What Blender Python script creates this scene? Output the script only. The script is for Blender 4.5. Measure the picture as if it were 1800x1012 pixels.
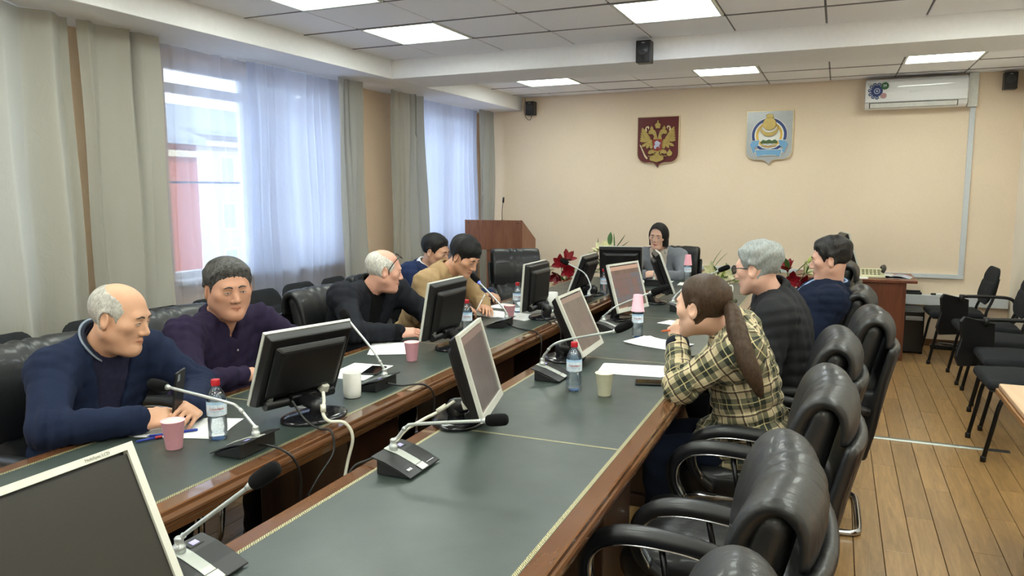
import bpy, bmesh, math, random
import numpy as np
from mathutils import Matrix, Vector

for _o in list(bpy.data.objects):
    bpy.data.objects.remove(_o, do_unlink=True)
SC = bpy.context.scene
COL = SC.collection
PI = math.pi
random.seed(7)

# ------------------------------------------------------------------ camera
CAM_R = Matrix(((0.91967675, -0.04720034, 0.38982919),
                (0.39266075, 0.11937637, -0.91190286),
                (-0.00349427, 0.99172648, 0.1283214)))
_cd = bpy.data.cameras.new('camera')
_cd.sensor_width = 36.0
_cd.lens = 1330.95 / 1800 * 36.0
_cd.clip_start = 0.05
_cd.clip_end = 300
CAM = bpy.data.objects.new('camera', _cd)
COL.objects.link(CAM)
CAM.matrix_world = Matrix.Translation((0, 0, 1.60)) @ CAM_R.to_4x4()
SC.camera = CAM

# ------------------------------------------------------------------ sky, sun, exposure
_w = bpy.data.worlds.new('sky')
SC.world = _w
_w.use_nodes = True
_bg = _w.node_tree.nodes['Background']
_bg.inputs[0].default_value = (0.66, 0.82, 1.0, 1)
_bg.inputs[1].default_value = 3.6
_sd = bpy.data.lights.new('sun', 'SUN')
_sd.energy = 4.0
_sd.angle = math.radians(1.0)
_sd.color = (1.0, 0.93, 0.82)
SUN = bpy.data.objects.new('sun', _sd)
COL.objects.link(SUN)
SUN.rotation_euler = Vector((-0.75, 0.25, -0.6)).to_track_quat('-Z', 'Y').to_euler()
SUN.location = (20, -6, 16)
LAMP_STRENGTH = 14.0
SC.view_settings.view_transform = 'Standard'
SC.view_settings.look = 'None'
SC.view_settings.exposure = 0.35
SC.view_settings.gamma = 1.0
SC.view_settings.use_curve_mapping = False

# ------------------------------------------------------------------ materials
def srgb(h):
    h = h.lstrip('#')
    out = []
    for i in (0, 2, 4):
        v = int(h[i:i + 2], 16) / 255
        out.append(v / 12.92 if v <= 0.04045 else ((v + 0.055) / 1.055) ** 2.4)
    return tuple(out)

_MC = {}
class NT:
    """tiny helper around a material's node tree"""
    def __init__(s, name):
        s.m = bpy.data.materials.new(name)
        s.m.use_nodes = True
        s.t = s.m.node_tree
        s.b = s.t.nodes['Principled BSDF']
        s.out = s.t.nodes['Material Output']
    def n(s, typ, **kw):
        nd = s.t.nodes.new(typ)
        for k, v in kw.items():
            setattr(nd, k, v)
        return nd
    def l(s, a, b):
        s.t.links.new(a, b)
    def val(s, sock, v):
        sock.default_value = v
    def coords(s, kind='Object', scale=(1, 1, 1), rot=(0, 0, 0), loc=(0, 0, 0)):
        tc = s.n('ShaderNodeTexCoord')
        mp = s.n('ShaderNodeMapping')
        mp.inputs['Scale'].default_value = scale
        mp.inputs['Rotation'].default_value = rot
        mp.inputs['Location'].default_value = loc
        s.l(tc.outputs[kind], mp.inputs[0])
        return mp.outputs[0]
    def noise(s, vec, scale, detail=4, rough=.55, dist=0):
        nd = s.n('ShaderNodeTexNoise')
        nd.inputs['Scale'].default_value = scale
        nd.inputs['Detail'].default_value = detail
        nd.inputs['Roughness'].default_value = rough
        nd.inputs['Distortion'].default_value = dist
        if vec is not None: s.l(vec, nd.inputs['Vector'])
        return nd.outputs['Fac']
    def ramp(s, fac, stops, interp='LINEAR'):
        nd = s.n('ShaderNodeValToRGB')
        nd.color_ramp.interpolation = interp
        el = nd.color_ramp.elements
        while len(el) < len(stops): el.new(0.5)
        for e, (p, c) in zip(el, stops):
            e.position = p
            e.color = (*c, 1) if len(c) == 3 else c
        s.l(fac, nd.inputs[0])
        return nd.outputs[0]
    def math(s, op, a, b=None, c=None):
        nd = s.n('ShaderNodeMath', operation=op)
        for i, v in enumerate((a, b, c)):
            if v is None: continue
            if isinstance(v, (int, float)): nd.inputs[i].default_value = v
            else: s.l(v, nd.inputs[i])
        return nd.outputs[0]
    def mix(s, fac, a, b, mode='MIX'):
        nd = s.n('ShaderNodeMix', data_type='RGBA', blend_type=mode)
        for sock, v in ((nd.inputs[0], fac), (nd.inputs[6], a), (nd.inputs[7], b)):
            if isinstance(v, (int, float)): sock.default_value = v
            elif isinstance(v, tuple): sock.default_value = (*v, 1) if len(v) == 3 else v
            else: s.l(v, sock)
        return nd.outputs[2]
    def bump(s, h, strength=.3, dist=.002, normal=None):
        nd = s.n('ShaderNodeBump')
        nd.inputs['Strength'].default_value = strength
        nd.inputs['Distance'].default_value = dist
        s.l(h, nd.inputs['Height'])
        if normal is not None: s.l(normal, nd.inputs['Normal'])
        s.l(nd.outputs[0], s.b.inputs['Normal'])
        return nd.outputs[0]
    def base(s, v):
        if isinstance(v, tuple): s.b.inputs['Base Color'].default_value = (*v, 1)
        else: s.l(v, s.b.inputs['Base Color'])
    def set(s, rough=.5, metal=0, coat=0, spec=None, sheen=0):
        s.b.inputs['Roughness'].default_value = rough
        s.b.inputs['Metallic'].default_value = metal
        s.b.inputs['Coat Weight'].default_value = coat
        s.b.inputs['Coat Roughness'].default_value = .08
        s.b.inputs['Sheen Weight'].default_value = sheen
        if spec is not None: s.b.inputs['Specular IOR Level'].default_value = spec
        return s

def plain(name, col, rough=.5, metal=0, coat=0, spec=None, var=.06, nscale=30, bump=0, bscale=200, emit=0):
    """procedural material: base colour with slight noise variation and optional fine relief"""
    if name in _MC: return _MC[name]
    if isinstance(col, str): col = srgb(col)
    t = NT(name).set(rough, metal, coat, spec)
    v = t.coords()
    f = t.noise(v, nscale, 3)
    lo = tuple(c * (1 - var) for c in col); hi = tuple(min(1, c * (1 + var)) for c in col)
    t.base(t.ramp(f, [(.3, lo), (.7, hi)]))
    if bump: t.bump(t.noise(v, bscale, 3), bump, .002)
    if emit:
        t.b.inputs['Emission Color'].default_value = (*col, 1)
        t.b.inputs['Emission Strength'].default_value = emit
    _MC[name] = t.m
    return t.m

def wood(name, c1, c2, rough=.3, coat=.3, axis=1, scale=1.0, rand=False, spec=.5):
    if name in _MC: return _MC[name]
    if isinstance(c1, str): c1 = srgb(c1)
    if isinstance(c2, str): c2 = srgb(c2)
    t = NT(name).set(rough, 0, coat, spec)
    sc = [14 * scale] * 3
    sc[axis] = 1.2 * scale
    tc = t.n('ShaderNodeTexCoord')
    mp = t.n('ShaderNodeMapping'); mp.inputs['Scale'].default_value = sc
    src = tc.outputs['Object']
    rnd = None
    if rand:
        oi = t.n('ShaderNodeObjectInfo'); ge = t.n('ShaderNodeNewGeometry')
        rnd = t.math('FRACT', t.math('ADD', oi.outputs['Random'], ge.outputs['Random Per Island']))
        add = t.n('ShaderNodeVectorMath', operation='ADD')
        cb = t.n('ShaderNodeCombineXYZ')
        m10 = t.math('MULTIPLY', rnd, 37.0)
        for i in range(3): t.l(m10, cb.inputs[i])
        t.l(src, add.inputs[0]); t.l(cb.outputs[0], add.inputs[1]); src = add.outputs[0]
    t.l(src, mp.inputs[0])
    g = t.noise(mp.outputs[0], 2.2, 6, .6, 1.2)
    fine = t.noise(mp.outputs[0], 16, 2, .5)
    f = t.math('ADD', t.math('MULTIPLY', g, .8), t.math('MULTIPLY', fine, .2))
    col = t.ramp(f, [(.3, c1), (.52, tuple((a + b) / 2 for a, b in zip(c1, c2))), (.72, c2)])
    if rnd is not None:
        hs = t.n('ShaderNodeHueSaturation')
        t.l(col, hs.inputs['Color'])
        t.l(t.math('ADD', t.math('MULTIPLY', rnd, .36), .82), hs.inputs['Value'])
        col = hs.outputs[0]
    t.base(col)
    t.bump(fine, .06, .001)
    _MC[name] = t.m
    return t.m

def leather(name, col, rough=.38, scale=1.0, crease=.35):
    if name in _MC: return _MC[name]
    if isinstance(col, str): col = srgb(col)
    t = NT(name).set(rough, 0, .12, .5)
    v = t.coords()
    vo = t.n('ShaderNodeTexVoronoi'); vo.inputs['Scale'].default_value = 260 * scale
    t.l(v, vo.inputs['Vector'])
    cr = t.noise(t.coords(scale=(9, 3, 3)), 3.0 * scale, 3, .5, 1.0)
    big = t.noise(v, 4, 3)
    t.base(t.ramp(big, [(.3, tuple(c * .8 for c in col)), (.7, tuple(c * 1.25 for c in col))]))
    h = t.math('ADD', t.math('MULTIPLY', vo.outputs['Distance'], .10), t.math('MULTIPLY', cr, 1.2))
    t.bump(h, crease, .006)
    _MC[name] = t.m
    return t.m

def fabric(name, col, rough=.9, scale=700, bump=.25, var=.12, sheen=.15, crease=0.0):
    if name in _MC: return _MC[name]
    if isinstance(col, str): col = srgb(col)
    t = NT(name).set(rough, 0, 0, .2, sheen)
    t.b.inputs['Sheen Tint'].default_value = (*col, 1)
    v = t.coords()
    f = t.noise(v, scale, 2, .6)
    g = t.noise(v, 9, 3)
    h = t.math('ADD', t.math('MULTIPLY', f, .5), t.math('MULTIPLY', g, .5))
    t.base(t.ramp(h, [(.3, tuple(c * (1 - var) for c in col)), (.7, tuple(min(1, c * (1 + var)) for c in col))]))
    hb = t.math('MULTIPLY', f, .15)
    if crease:
        hb = t.math('ADD', hb, t.math('MULTIPLY', t.noise(t.coords(scale=(1, 1, 2.2)), 14, 3, .5, .8), crease))
    t.bump(hb, bump, .006)
    _MC[name] = t.m
    return t.m

def glassy(name, col=(1, 1, 1), alpha=.9, rough=.02):
    """thin clear sheet: mostly transparent with a fresnel reflection"""
    if name in _MC: return _MC[name]
    t = NT(name)
    t.t.nodes.remove(t.b)
    tr = t.n('ShaderNodeBsdfTransparent'); tr.inputs[0].default_value = (*col, 1)
    gl = t.n('ShaderNodeBsdfGlossy'); gl.inputs['Roughness'].default_value = rough
    lw = t.n('ShaderNodeLayerWeight'); lw.inputs[0].default_value = .25
    f = t.math('MULTIPLY', lw.outputs['Fresnel'], alpha)
    mx = t.n('ShaderNodeMixShader')
    t.l(f, mx.inputs[0]); t.l(tr.outputs[0], mx.inputs[1]); t.l(gl.outputs[0], mx.inputs[2])
    t.l(mx.outputs[0], t.out.inputs[0])
    _MC[name] = t.m
    return t.m

def cloth_sheer(name, col, clear, transl, weave=900):
    """curtain cloth: part of the light passes between the threads, part scatters through"""
    if name in _MC: return _MC[name]
    if isinstance(col, str): col = srgb(col)
    t = NT(name)
    t.b.inputs['Roughness'].default_value = .7
    v = t.coords()
    w = t.noise(v, weave, 1)
    cr = t.noise(t.coords(scale=(1, 1, .55)), 7, 4, .6, .6)
    colr = t.ramp(w, [(.2, tuple(c * .93 for c in col)), (.8, col)])
    t.base(colr)
    bm = t.n('ShaderNodeBump'); bm.inputs['Strength'].default_value = .35; bm.inputs['Distance'].default_value = .02
    t.l(cr, bm.inputs['Height']); t.l(bm.outputs[0], t.b.inputs['Normal'])
    tl = t.n('ShaderNodeBsdfTranslucent'); t.l(colr, tl.inputs[0]); t.l(bm.outputs[0], tl.inputs['Normal'])
    m1 = t.n('ShaderNodeMixShader'); m1.inputs[0].default_value = transl
    t.l(t.b.outputs[0], m1.inputs[1]); t.l(tl.outputs[0], m1.inputs[2])
    res = m1.outputs[0]
    if clear:
        tr = t.n('ShaderNodeBsdfTransparent')
        m2 = t.n('ShaderNodeMixShader'); m2.inputs[0].default_value = clear
        t.l(res, m2.inputs[1]); t.l(tr.outputs[0], m2.inputs[2]); res = m2.outputs[0]
    t.l(res, t.out.inputs[0])
    _MC[name] = t.m
    return t.m

def lamp_mat(name, col, strength):
    if name in _MC: return _MC[name]
    t = NT(name).set(.4)
    v = t.coords(scale=(1, 1, 1))
    wv = t.n('ShaderNodeTexWave'); wv.bands_direction = 'Y'
    wv.inputs['Scale'].default_value = 2.1; wv.inputs['Distortion'].default_value = 0
    t.l(v, wv.inputs['Vector'])
    f = t.math('ADD', t.math('MULTIPLY', wv.outputs['Fac'], .25), .8)
    t.base((.9, .92, .9))
    t.b.inputs['Emission Color'].default_value = (*col, 1)
    t.l(t.math('MULTIPLY', f, strength), t.b.inputs['Emission Strength'])
    _MC[name] = t.m
    return t.m

# ------------------------------------------------------------------ geometry helpers
class G:
    """collects simple shapes into one mesh"""
    def __init__(s):
        s.V = []; s.F = []; s.S = []; s.MI = []
    def add(s, V, F, smooth=False, mi=0):
        o = len(s.V)
        s.V += [tuple(v) for v in V]
        s.F += [tuple(i + o for i in f) for f in F]
        s.S += [smooth] * len(F); s.MI += [mi] * len(F)
        return s
    def box(s, x0, x1, y0, y1, z0, z1, M=None, mi=0):
        V = [(x, y, z) for z in (z0, z1) for y in (y0, y1) for x in (x0, x1)]
        if M is not None: V = [tuple(M @ Vector(v)) for v in V]
        return s.add(V, [(0, 2, 3, 1), (4, 5, 7, 6), (0, 1, 5, 4), (2, 6, 7, 3), (0, 4, 6, 2), (1, 3, 7, 5)], False, mi)
    def tube(s, pts, r, n=10, closed=False, caps=True, mi=0, flat=1.0, up=None):
        P = [Vector(p) for p in pts]; m = len(P)
        R = r if isinstance(r, (list, tuple)) else [r] * m
        T = []
        for i in range(m):
            a = P[(i - 1) % m] if closed or i > 0 else P[0]
            b = P[(i + 1) % m] if closed or i < m - 1 else P[-1]
            d = b - a
            T.append(d.normalized() if d.length > 1e-9 else Vector((0, 0, 1)))
        ref = Vector(up) if up is not None else (Vector((0, 0, 1)) if abs(T[0].z) < .9 else Vector((1, 0, 0)))
        N = (ref - T[0] * ref.dot(T[0])).normalized()
        V = []
        for i in range(m):
            N = N - T[i] * N.dot(T[i]); N.normalize()
            B = T[i].cross(N)
            for k in range(n):
                a = 2 * PI * k / n
                V.append(P[i] + (N * math.cos(a) * flat + B * math.sin(a)) * R[i])
        F = []
        for i in range(m if closed else m - 1):
            j = (i + 1) % m
            for k in range(n):
                F.append((i * n + k, i * n + (k + 1) % n, j * n + (k + 1) % n, j * n + k))
        s.add(V, F, True, mi)
        if caps and not closed:
            o = len(s.V) - len(V)
            s.F.append(tuple(o + k for k in reversed(range(n)))); s.S.append(False); s.MI.append(mi)
            s.F.append(tuple(o + (m - 1) * n + k for k in range(n))); s.S.append(False); s.MI.append(mi)
        return s
    def lathe(s, prof, n=24, c=(0, 0, 0), M=None, mi=0, cap=True):
        """profile of (radius, z); axis z through c"""
        V = []; m = len(prof)
        for r, z in prof:
            for k in range(n):
                a = 2 * PI * k / n
                V.append(Vector((c[0] + r * math.cos(a), c[1] + r * math.sin(a), c[2] + z)))
        if M is not None: V = [M @ v for v in V]
        F = [(i * n + k, i * n + (k + 1) % n, (i + 1) * n + (k + 1) % n, (i + 1) * n + k) for i in range(m - 1) for k in range(n)]
        s.add(V, F, True, mi)
        if cap:
            o = len(s.V) - len(V)
            s.F.append(tuple(o + k for k in reversed(range(n)))); s.S.append(False); s.MI.append(mi)
            s.F.append(tuple(o + (m - 1) * n + k for k in range(n))); s.S.append(False); s.MI.append(mi)
        return s
    def prism(s, poly, d0, d1, plane='xy', M=None, mi=0):
        """extrude a 2D outline between d0 and d1 along the remaining axis"""
        def p3(u, v, w):
            return {'xy': (u, v, w), 'xz': (u, w, v), 'yz': (w, u, v)}[plane]
        n = len(poly)
        V = [Vector(p3(u, v, d0)) for u, v in poly] + [Vector(p3(u, v, d1)) for u, v in poly]
        if M is not None: V = [M @ v for v in V]
        F = [tuple(range(n)), tuple(reversed(range(n, 2 * n)))] + [(i, i + n, (i + 1) % n + n, (i + 1) % n) for i in range(n)]
        return s.add(V, F, False, mi)
    def sheet(s, grid, mi=0):
        """grid[i][j] of points -> smooth quads"""
        a = len(grid); b = len(grid[0])
        V = [p for row in grid for p in row]
        F = [(i * b + j, i * b + j + 1, (i + 1) * b + j + 1, (i + 1) * b + j) for i in range(a - 1) for j in range(b - 1)]
        return s.add(V, F, True, mi)
    def ball(s, c, r, n=12, m=8, M=None, mi=0):
        rx, ry, rz = r if isinstance(r, (tuple, list)) else (r, r, r)
        V = []
        for i in range(1, m):
            t = PI * i / m
            for k in range(n):
                a = 2 * PI * k / n
                V.append(Vector((c[0] + rx * math.sin(t) * math.cos(a), c[1] + ry * math.sin(t) * math.sin(a), c[2] + rz * math.cos(t))))
        V += [Vector((c[0], c[1], c[2] + rz)), Vector((c[0], c[1], c[2] - rz))]
        if M is not None: V = [M @ v for v in V]
        F = [(i * n + k, (i + 1) * n + k, (i + 1) * n + (k + 1) % n, i * n + (k + 1) % n) for i in range(m - 2) for k in range(n)]
        t = (m - 1) * n
        F += [(t, k, (k + 1) % n) for k in range(n)]
        F += [(t + 1, (m - 2) * n + (k + 1) % n, (m - 2) * n + k) for k in range(n)]
        return s.add(V, F, True, mi)
    def xf(s, M):
        s.V = [tuple(M @ Vector(v)) for v in s.V]
        return s
    def mesh(s, name, bevel=0, segs=2, smooth=None):
        me = bpy.data.meshes.new(name)
        me.from_pydata(s.V, [], s.F)
        me.polygons.foreach_set('use_smooth', s.S if smooth is None else [smooth] * len(s.F))
        if any(s.MI): me.polygons.foreach_set('material_index', s.MI)
        bm = bmesh.new(); bm.from_mesh(me)
        bmesh.ops.recalc_face_normals(bm, faces=bm.faces)
        if bevel:
            ed = [e for e in bm.edges if len(e.link_faces) == 2 and e.calc_face_angle(0) > .5]
            bmesh.ops.bevel(bm, geom=ed, offset=bevel, segments=segs, affect='EDGES', profile=.5, clamp_overlap=True)
        bm.to_mesh(me); bm.free()
        me.update()
        return me

def new(name, me, mat=None, parent=None, loc=None, rot=None):
    o = bpy.data.objects.new(name, me)
    COL.objects.link(o)
    if mat is not None and me is not None:
        ms = mat if isinstance(mat, (list, tuple)) else [mat]
        if len(me.materials) == 0:
            for m in ms: me.materials.append(m)
    if parent is not None: o.parent = parent
    if loc is not None: o.location = loc
    if rot is not None: o.rotation_euler = rot if isinstance(rot, (tuple, list)) or hasattr(rot, 'order') else (0, 0, rot)
    return o

def part(name, g, mat, parent=None, bevel=0, segs=2, smooth=None, loc=None, rot=None):
    return new(name, g.mesh(name, bevel, segs, smooth), mat, parent, loc, rot)

def tag(o, label, cat, group=None):
    o['label'] = label; o['category'] = cat
    if group: o['group'] = group
    return o

def thing(name, label, cat, loc=(0, 0, 0), rz=0, group=None):
    o = new(name, None, loc=loc, rot=(0, 0, rz))
    o.empty_display_size = .1
    return tag(o, label, cat, group)

def struct(name, g, mat, parent=None, bevel=0, smooth=None):
    o = part(name, g, mat, parent, bevel, smooth=smooth)
    if parent is None: o['kind'] = 'structure'
    return o

def copy_tree(o, parent=None, loc=None, rz=None, label=None):
    c = o.copy(); COL.objects.link(c)
    c.parent = parent
    if loc is not None: c.location = loc
    if rz is not None: c.rotation_euler = (0, 0, rz)
    if label: c['label'] = label
    for ch in o.children:
        copy_tree(ch, c)
    return c

def bez(pts, n=24):
    """Catmull-Rom curve through points"""
    P = [Vector(p) for p in pts]
    P = [P[0] * 2 - P[1]] + P + [P[-1] * 2 - P[-2]]
    out = []
    segs = len(P) - 3
    per = max(2, n // segs)
    for i in range(segs):
        p0, p1, p2, p3 = P[i:i + 4]
        for k in range(per):
            t = k / per
            out.append(.5 * ((2 * p1) + (p2 - p0) * t + (2 * p0 - 5 * p1 + 4 * p2 - p3) * t * t + (3 * p1 - p0 - 3 * p2 + p3) * t ** 3))
    out.append(P[-2])
    return out

# ------------------------------------------------------------------ signed distance shapes
class SDF:
    """list of soft-blended shapes, meshed by surface nets"""
    def __init__(s):
        s.P = []; s.disp = None
    def cone(s, a, b, r1, r2, k=.02, sub=False, flat=None):
        s.P.append(('c', np.array(a, float), np.array(b, float), r1, r2, k, sub, flat)); return s
    def ell(s, c, r, R=None, k=.02, sub=False):
        s.P.append(('e', np.array(c, float), np.array(r, float), None if R is None else np.array(R, float), 0, k, sub, None)); return s
    def box(s, c, h, rd, R=None, k=.02, sub=False):
        s.P.append(('b', np.array(c, float), np.array(h, float), None if R is None else np.array(R, float), rd, k, sub, None)); return s
    def half(s, pt, nrm, k=.005):
        """cut away the side the normal points to"""
        s.P.append(('h', np.array(pt, float), np.array(nrm, float) / np.linalg.norm(nrm), None, 0, k, True, None)); return s
    def one(s, q, p):
        t = q[0]
        if t == 'c':
            a, b, r1, r2 = q[1:5]
            d = b - a; L = max(d @ d, 1e-9)
            h = np.clip((p - a) @ d / L, 0, 1)
            e = p - a - h[:, None] * d
            if q[7] is not None:
                ax, f = q[7]
                ax = np.asarray(ax, float)
                e = e + np.outer(e @ ax, ax) * (1 / f - 1)
            return np.sqrt((e * e).sum(1)) - (r1 + (r2 - r1) * h)
        if t == 'h':
            return -((p - q[1]) @ q[2])
        if t == 'f': return q[1](p)
        e = p - q[1]
        if q[3] is not None: e = e @ q[3]      # columns of R are the local axes
        if t == 'e':
            k0 = np.sqrt(((e / q[2]) ** 2).sum(1)); k1 = np.sqrt(((e / q[2] ** 2) ** 2).sum(1)) + 1e-9
            return k0 * (k0 - 1) / k1
        w = np.abs(e) - (q[2] - q[4])
        return np.sqrt((np.maximum(w, 0) ** 2).sum(1)) + np.minimum(w.max(1), 0) - q[4]
    def __call__(s, p, disp=True):
        d = None
        for q in s.P:
            v = s.one(q, p); k = q[5]
            if d is None: d = v; continue
            if q[6]:
                h = np.maximum(k - np.abs(d + v), 0) / k
                d = np.maximum(d, -v) + h * h * k * .25
            else:
                h = np.maximum(k - np.abs(d - v), 0) / k
                d = np.minimum(d, v) - h * h * k * .25
        if disp and s.disp is not None: d = d + s.disp(p)
        return d
    def nets(s, lo, hi, h):
        lo = np.array(lo, float); hi = np.array(hi, float)
        n = np.ceil((hi - lo) / h).astype(int) + 1
        # coarse pass first, then only the points near the surface
        q = 4; nc = (n - 1) // q + 2
        cx = [lo[i] + h * q * np.arange(nc[i]) for i in range(3)]
        X, Y, Z = np.meshgrid(*cx, indexing='ij')
        Dc = s(np.stack([X.ravel(), Y.ravel(), Z.ravel()], 1)).reshape(nc)
        ix = [np.minimum((np.arange(n[i]) + q // 2) // q, nc[i] - 1) for i in range(3)]
        D = Dc[np.ix_(*ix)].copy()
        m = np.argwhere(np.abs(D) < h * q * 1.35 + .012)
        D[tuple(m.T)] = s(lo + h * m)
        # close the surface at the border of the grid
        D[0] = np.maximum(D[0], h * .5); D[-1] = np.maximum(D[-1], h * .5)
        D[:, 0] = np.maximum(D[:, 0], h * .5); D[:, -1] = np.maximum(D[:, -1], h * .5)
        D[:, :, 0] = np.maximum(D[:, :, 0], h * .5); D[:, :, -1] = np.maximum(D[:, :, -1], h * .5)
        return nets_from_grid(D, lo, h)

def nets_from_grid(D, lo, h):
    I = D < 0
    c = n0 = np.array(D.shape) - 1
    cnt = np.zeros(tuple(c)); acc = np.zeros(tuple(c) + (3,))
    S = lambda A, o: A[o[0]:o[0] + c[0], o[1]:o[1] + c[1], o[2]:o[2] + c[2]]
    for ax in range(3):
        oth = [i for i in range(3) if i != ax]
        for u in (0, 1):
            for v in (0, 1):
                o0 = [0, 0, 0]; o0[oth[0]] = u; o0[oth[1]] = v
                o1 = list(o0); o1[ax] = 1
                a = S(D, o0); b = S(D, o1)
                m = (S(I, o0) != S(I, o1))
                t = np.where(m, a / np.where(m, a - b, 1), 0)
                cnt += m
                acc[..., ax] += np.where(m, t, 0)
                acc[..., oth[0]] += m * u; acc[..., oth[1]] += m * v
    act = cnt > 0
    idx = -np.ones(tuple(c), int); ii = np.argwhere(act)
    idx[act] = np.arange(len(ii))
    V = lo + h * (ii + acc[act] / cnt[act][:, None])
    F = []
    for ax in range(3):
        oth = [i for i in range(3) if i != ax]
        sl0 = [slice(None)] * 3; sl1 = [slice(None)] * 3
        sl0[ax] = slice(0, -1); sl1[ax] = slice(1, None)
        A = I[tuple(sl0)]; B = I[tuple(sl1)]
        e = np.argwhere(A != B)
        ok = (e[:, oth[0]] > 0) & (e[:, oth[1]] > 0) & (e[:, oth[0]] < c[oth[0]]) & (e[:, oth[1]] < c[oth[1]])
        e = e[ok]
        inside = A[tuple(e.T)]
        def cell(du, dv):
            q = e.copy(); q[:, oth[0]] += du; q[:, oth[1]] += dv
            return idx[tuple(q.T)]
        q = np.stack([cell(-1, -1), cell(0, -1), cell(0, 0), cell(-1, 0)], 1)
        flip = inside if ax != 1 else ~inside
        q[~flip] = q[~flip][:, ::-1]
        F.append(q)
    return V, np.concatenate(F)

def npmesh(name, V, F, smooth=True, mi=None):
    me = bpy.data.meshes.new(name)
    me.vertices.add(len(V)); me.vertices.foreach_set('co', np.asarray(V, np.float32).ravel())
    k = F.shape[1]
    me.loops.add(len(F) * k); me.loops.foreach_set('vertex_index', np.asarray(F, np.int32).ravel())
    me.polygons.add(len(F))
    me.polygons.foreach_set('loop_start', np.arange(0, len(F) * k, k, dtype=np.int32))
    me.polygons.foreach_set('use_smooth', np.full(len(F), smooth))
    if mi is not None: me.polygons.foreach_set('material_index', np.asarray(mi, np.int32))
    me.update(calc_edges=True); me.validate()
    return me

def vmerge(parts):
    V = []; F = []; o = 0
    for v, f in parts:
        V.append(v); F.append(f + o); o += len(v)
    return np.concatenate(V), np.concatenate(F)
# ================================================================== THE ROOM
XL, XR, YB, YF, ZC = -4.16, 1.60, 8.72, -3.0, 2.709
ZS = 2.553                       # underside of the bulkhead and the beam
GX0, GY0 = -3.124, 3.999         # ceiling grid origin

def wall_paint(name, col, bump=.25):
    t = NT(name).set(.85, 0, 0, .25)
    v = t.coords()
    n1 = t.noise(v, 55, 4, .6); n2 = t.noise(v, 1.2, 2)
    c = srgb(col)
    t.base(t.ramp(t.math('ADD', t.math('MULTIPLY', n1, .4), t.math('MULTIPLY', n2, .6)),
                  [(.3, tuple(x * .95 for x in c)), (.7, tuple(min(1, x * 1.04) for x in c))]))
    t.bump(n1, bump, .004)
    return t.m
M_WALL = wall_paint('peach wallpaper', '#efdcc4')
M_WALLP = wall_paint('peach side wallpaper', '#ead0b4')
M_WALLR = wall_paint('pale wallpaper', '#f3eadc')
M_WHITE = plain('white ceiling paint', '#f2f2f4', .7, var=.02, bump=.05)
M_TILE = plain('mineral fibre tile', '#f6f6fa', .9, var=.05, nscale=160, bump=.25, bscale=260)
M_TBAR = plain('shadow grey grid metal', '#77777a', .6, .1, var=.03)  # darker than the white metal, painted to stand for shadow lines between tiles
M_DARKGAP = plain('dark ceiling void', '#3a3a3a', .9)
M_WFRAME = plain('white window frame', '#eceef2', .35, var=.02)
M_GLASS = glassy('window glass')
M_CONC = plain('exterior plaster', '#b0aaa0', .9)

# floor: boards on a dark underlay
fl = struct('floor', G().box(XL - .3, XR + .2, YF - .2, YB + .2, -.14, -.022), plain('floor underlay', '#2a1d10', .9))
M_FLOOR = wood('oak floor board', '#86673f', '#b28c5a', .36, .25, 1, 1.0, rand=True)
BW, BL = .1206, 1.16
_pm = {}
def board_mesh(x0, x1, y0, y1):
    key = (round(x1 - x0, 4), round(y1 - y0, 4))
    if key not in _pm:
        w, l = key
        _pm[key] = G().box(-w / 2 + .0014, w / 2 - .0014, -l / 2 + .0008, l / 2 - .0008, -.02, 0).mesh('floor_board', .0012, 1)
        _pm[key].materials.append(M_FLOOR)
    return _pm[key]
rest = G()
ci = 0
xa = .140 + BW * math.floor((XL - .14) / BW)
while xa < XR - .001:
    x0, x1 = max(xa, XL), min(xa + BW, XR)
    off = ((ci * 0.37) % 1.0) * BL
    y = YF - BL + off
    while y < YB:
        y0, y1 = max(y, YF), min(y + BL, YB)
        if y1 - y0 > .01 and x1 - x0 > .004:
            if x1 > -3.15 and y1 > 2.1:
                new('floor_board', board_mesh(x0, x1, y0, y1), None, fl, ((x0 + x1) / 2, (y0 + y1) / 2, 0))
            else:
                rest.box(x0 + .0009, x1 - .0009, y0 + .0008, y1 - .0008, -.02, 0)
        y += BL
    xa += BW; ci += 1
_r = part('floor_boards_remaining', rest, M_FLOOR, fl); _r['kind'] = 'stuff'

# walls
struct('wall_back', G().box(XL - .3, XR + .2, YB, YB + .2, -.14, 3.1), M_WALL)
struct('wall_right', G().box(XR, XR + .2, YF, YB, -.14, 3.1), M_WALLR)
struct('wall_front', G().box(XL - .3, XR + .2, YF - .2, YF, -.14, 3.1), M_WALLR)
WIN = [(-1.95, -.15), (.95, 2.75), (3.85, 5.67), (6.72, 8.5)]  # first window is unseen, added to bring daylight to the near seats
WZ0, WZ1 = .95, 2.50
g = G()
prev = YF
for a, b in WIN + [(YB, YB)]:
    g.box(XL - .3, XL, prev, a, -.14, 3.1)
    if a < YB:
        g.box(XL - .3, XL, a, b, -.14, WZ0); g.box(XL - .3, XL, a, b, WZ1, 3.1)
    prev = b
struct('wall_left', g, M_WALLP)
struct('baseboard_back', G().box(XL, XR, YB - .014, YB - .0005, .0005, .07), plain('baseboard wood', '#6b4a2c', .4), bevel=.003)
struct('baseboard_right', G().box(XR - .014, XR - .0005, YF, YB - .02, .0005, .07), plain('baseboard wood', '#6b4a2c', .4), bevel=.003)

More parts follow.
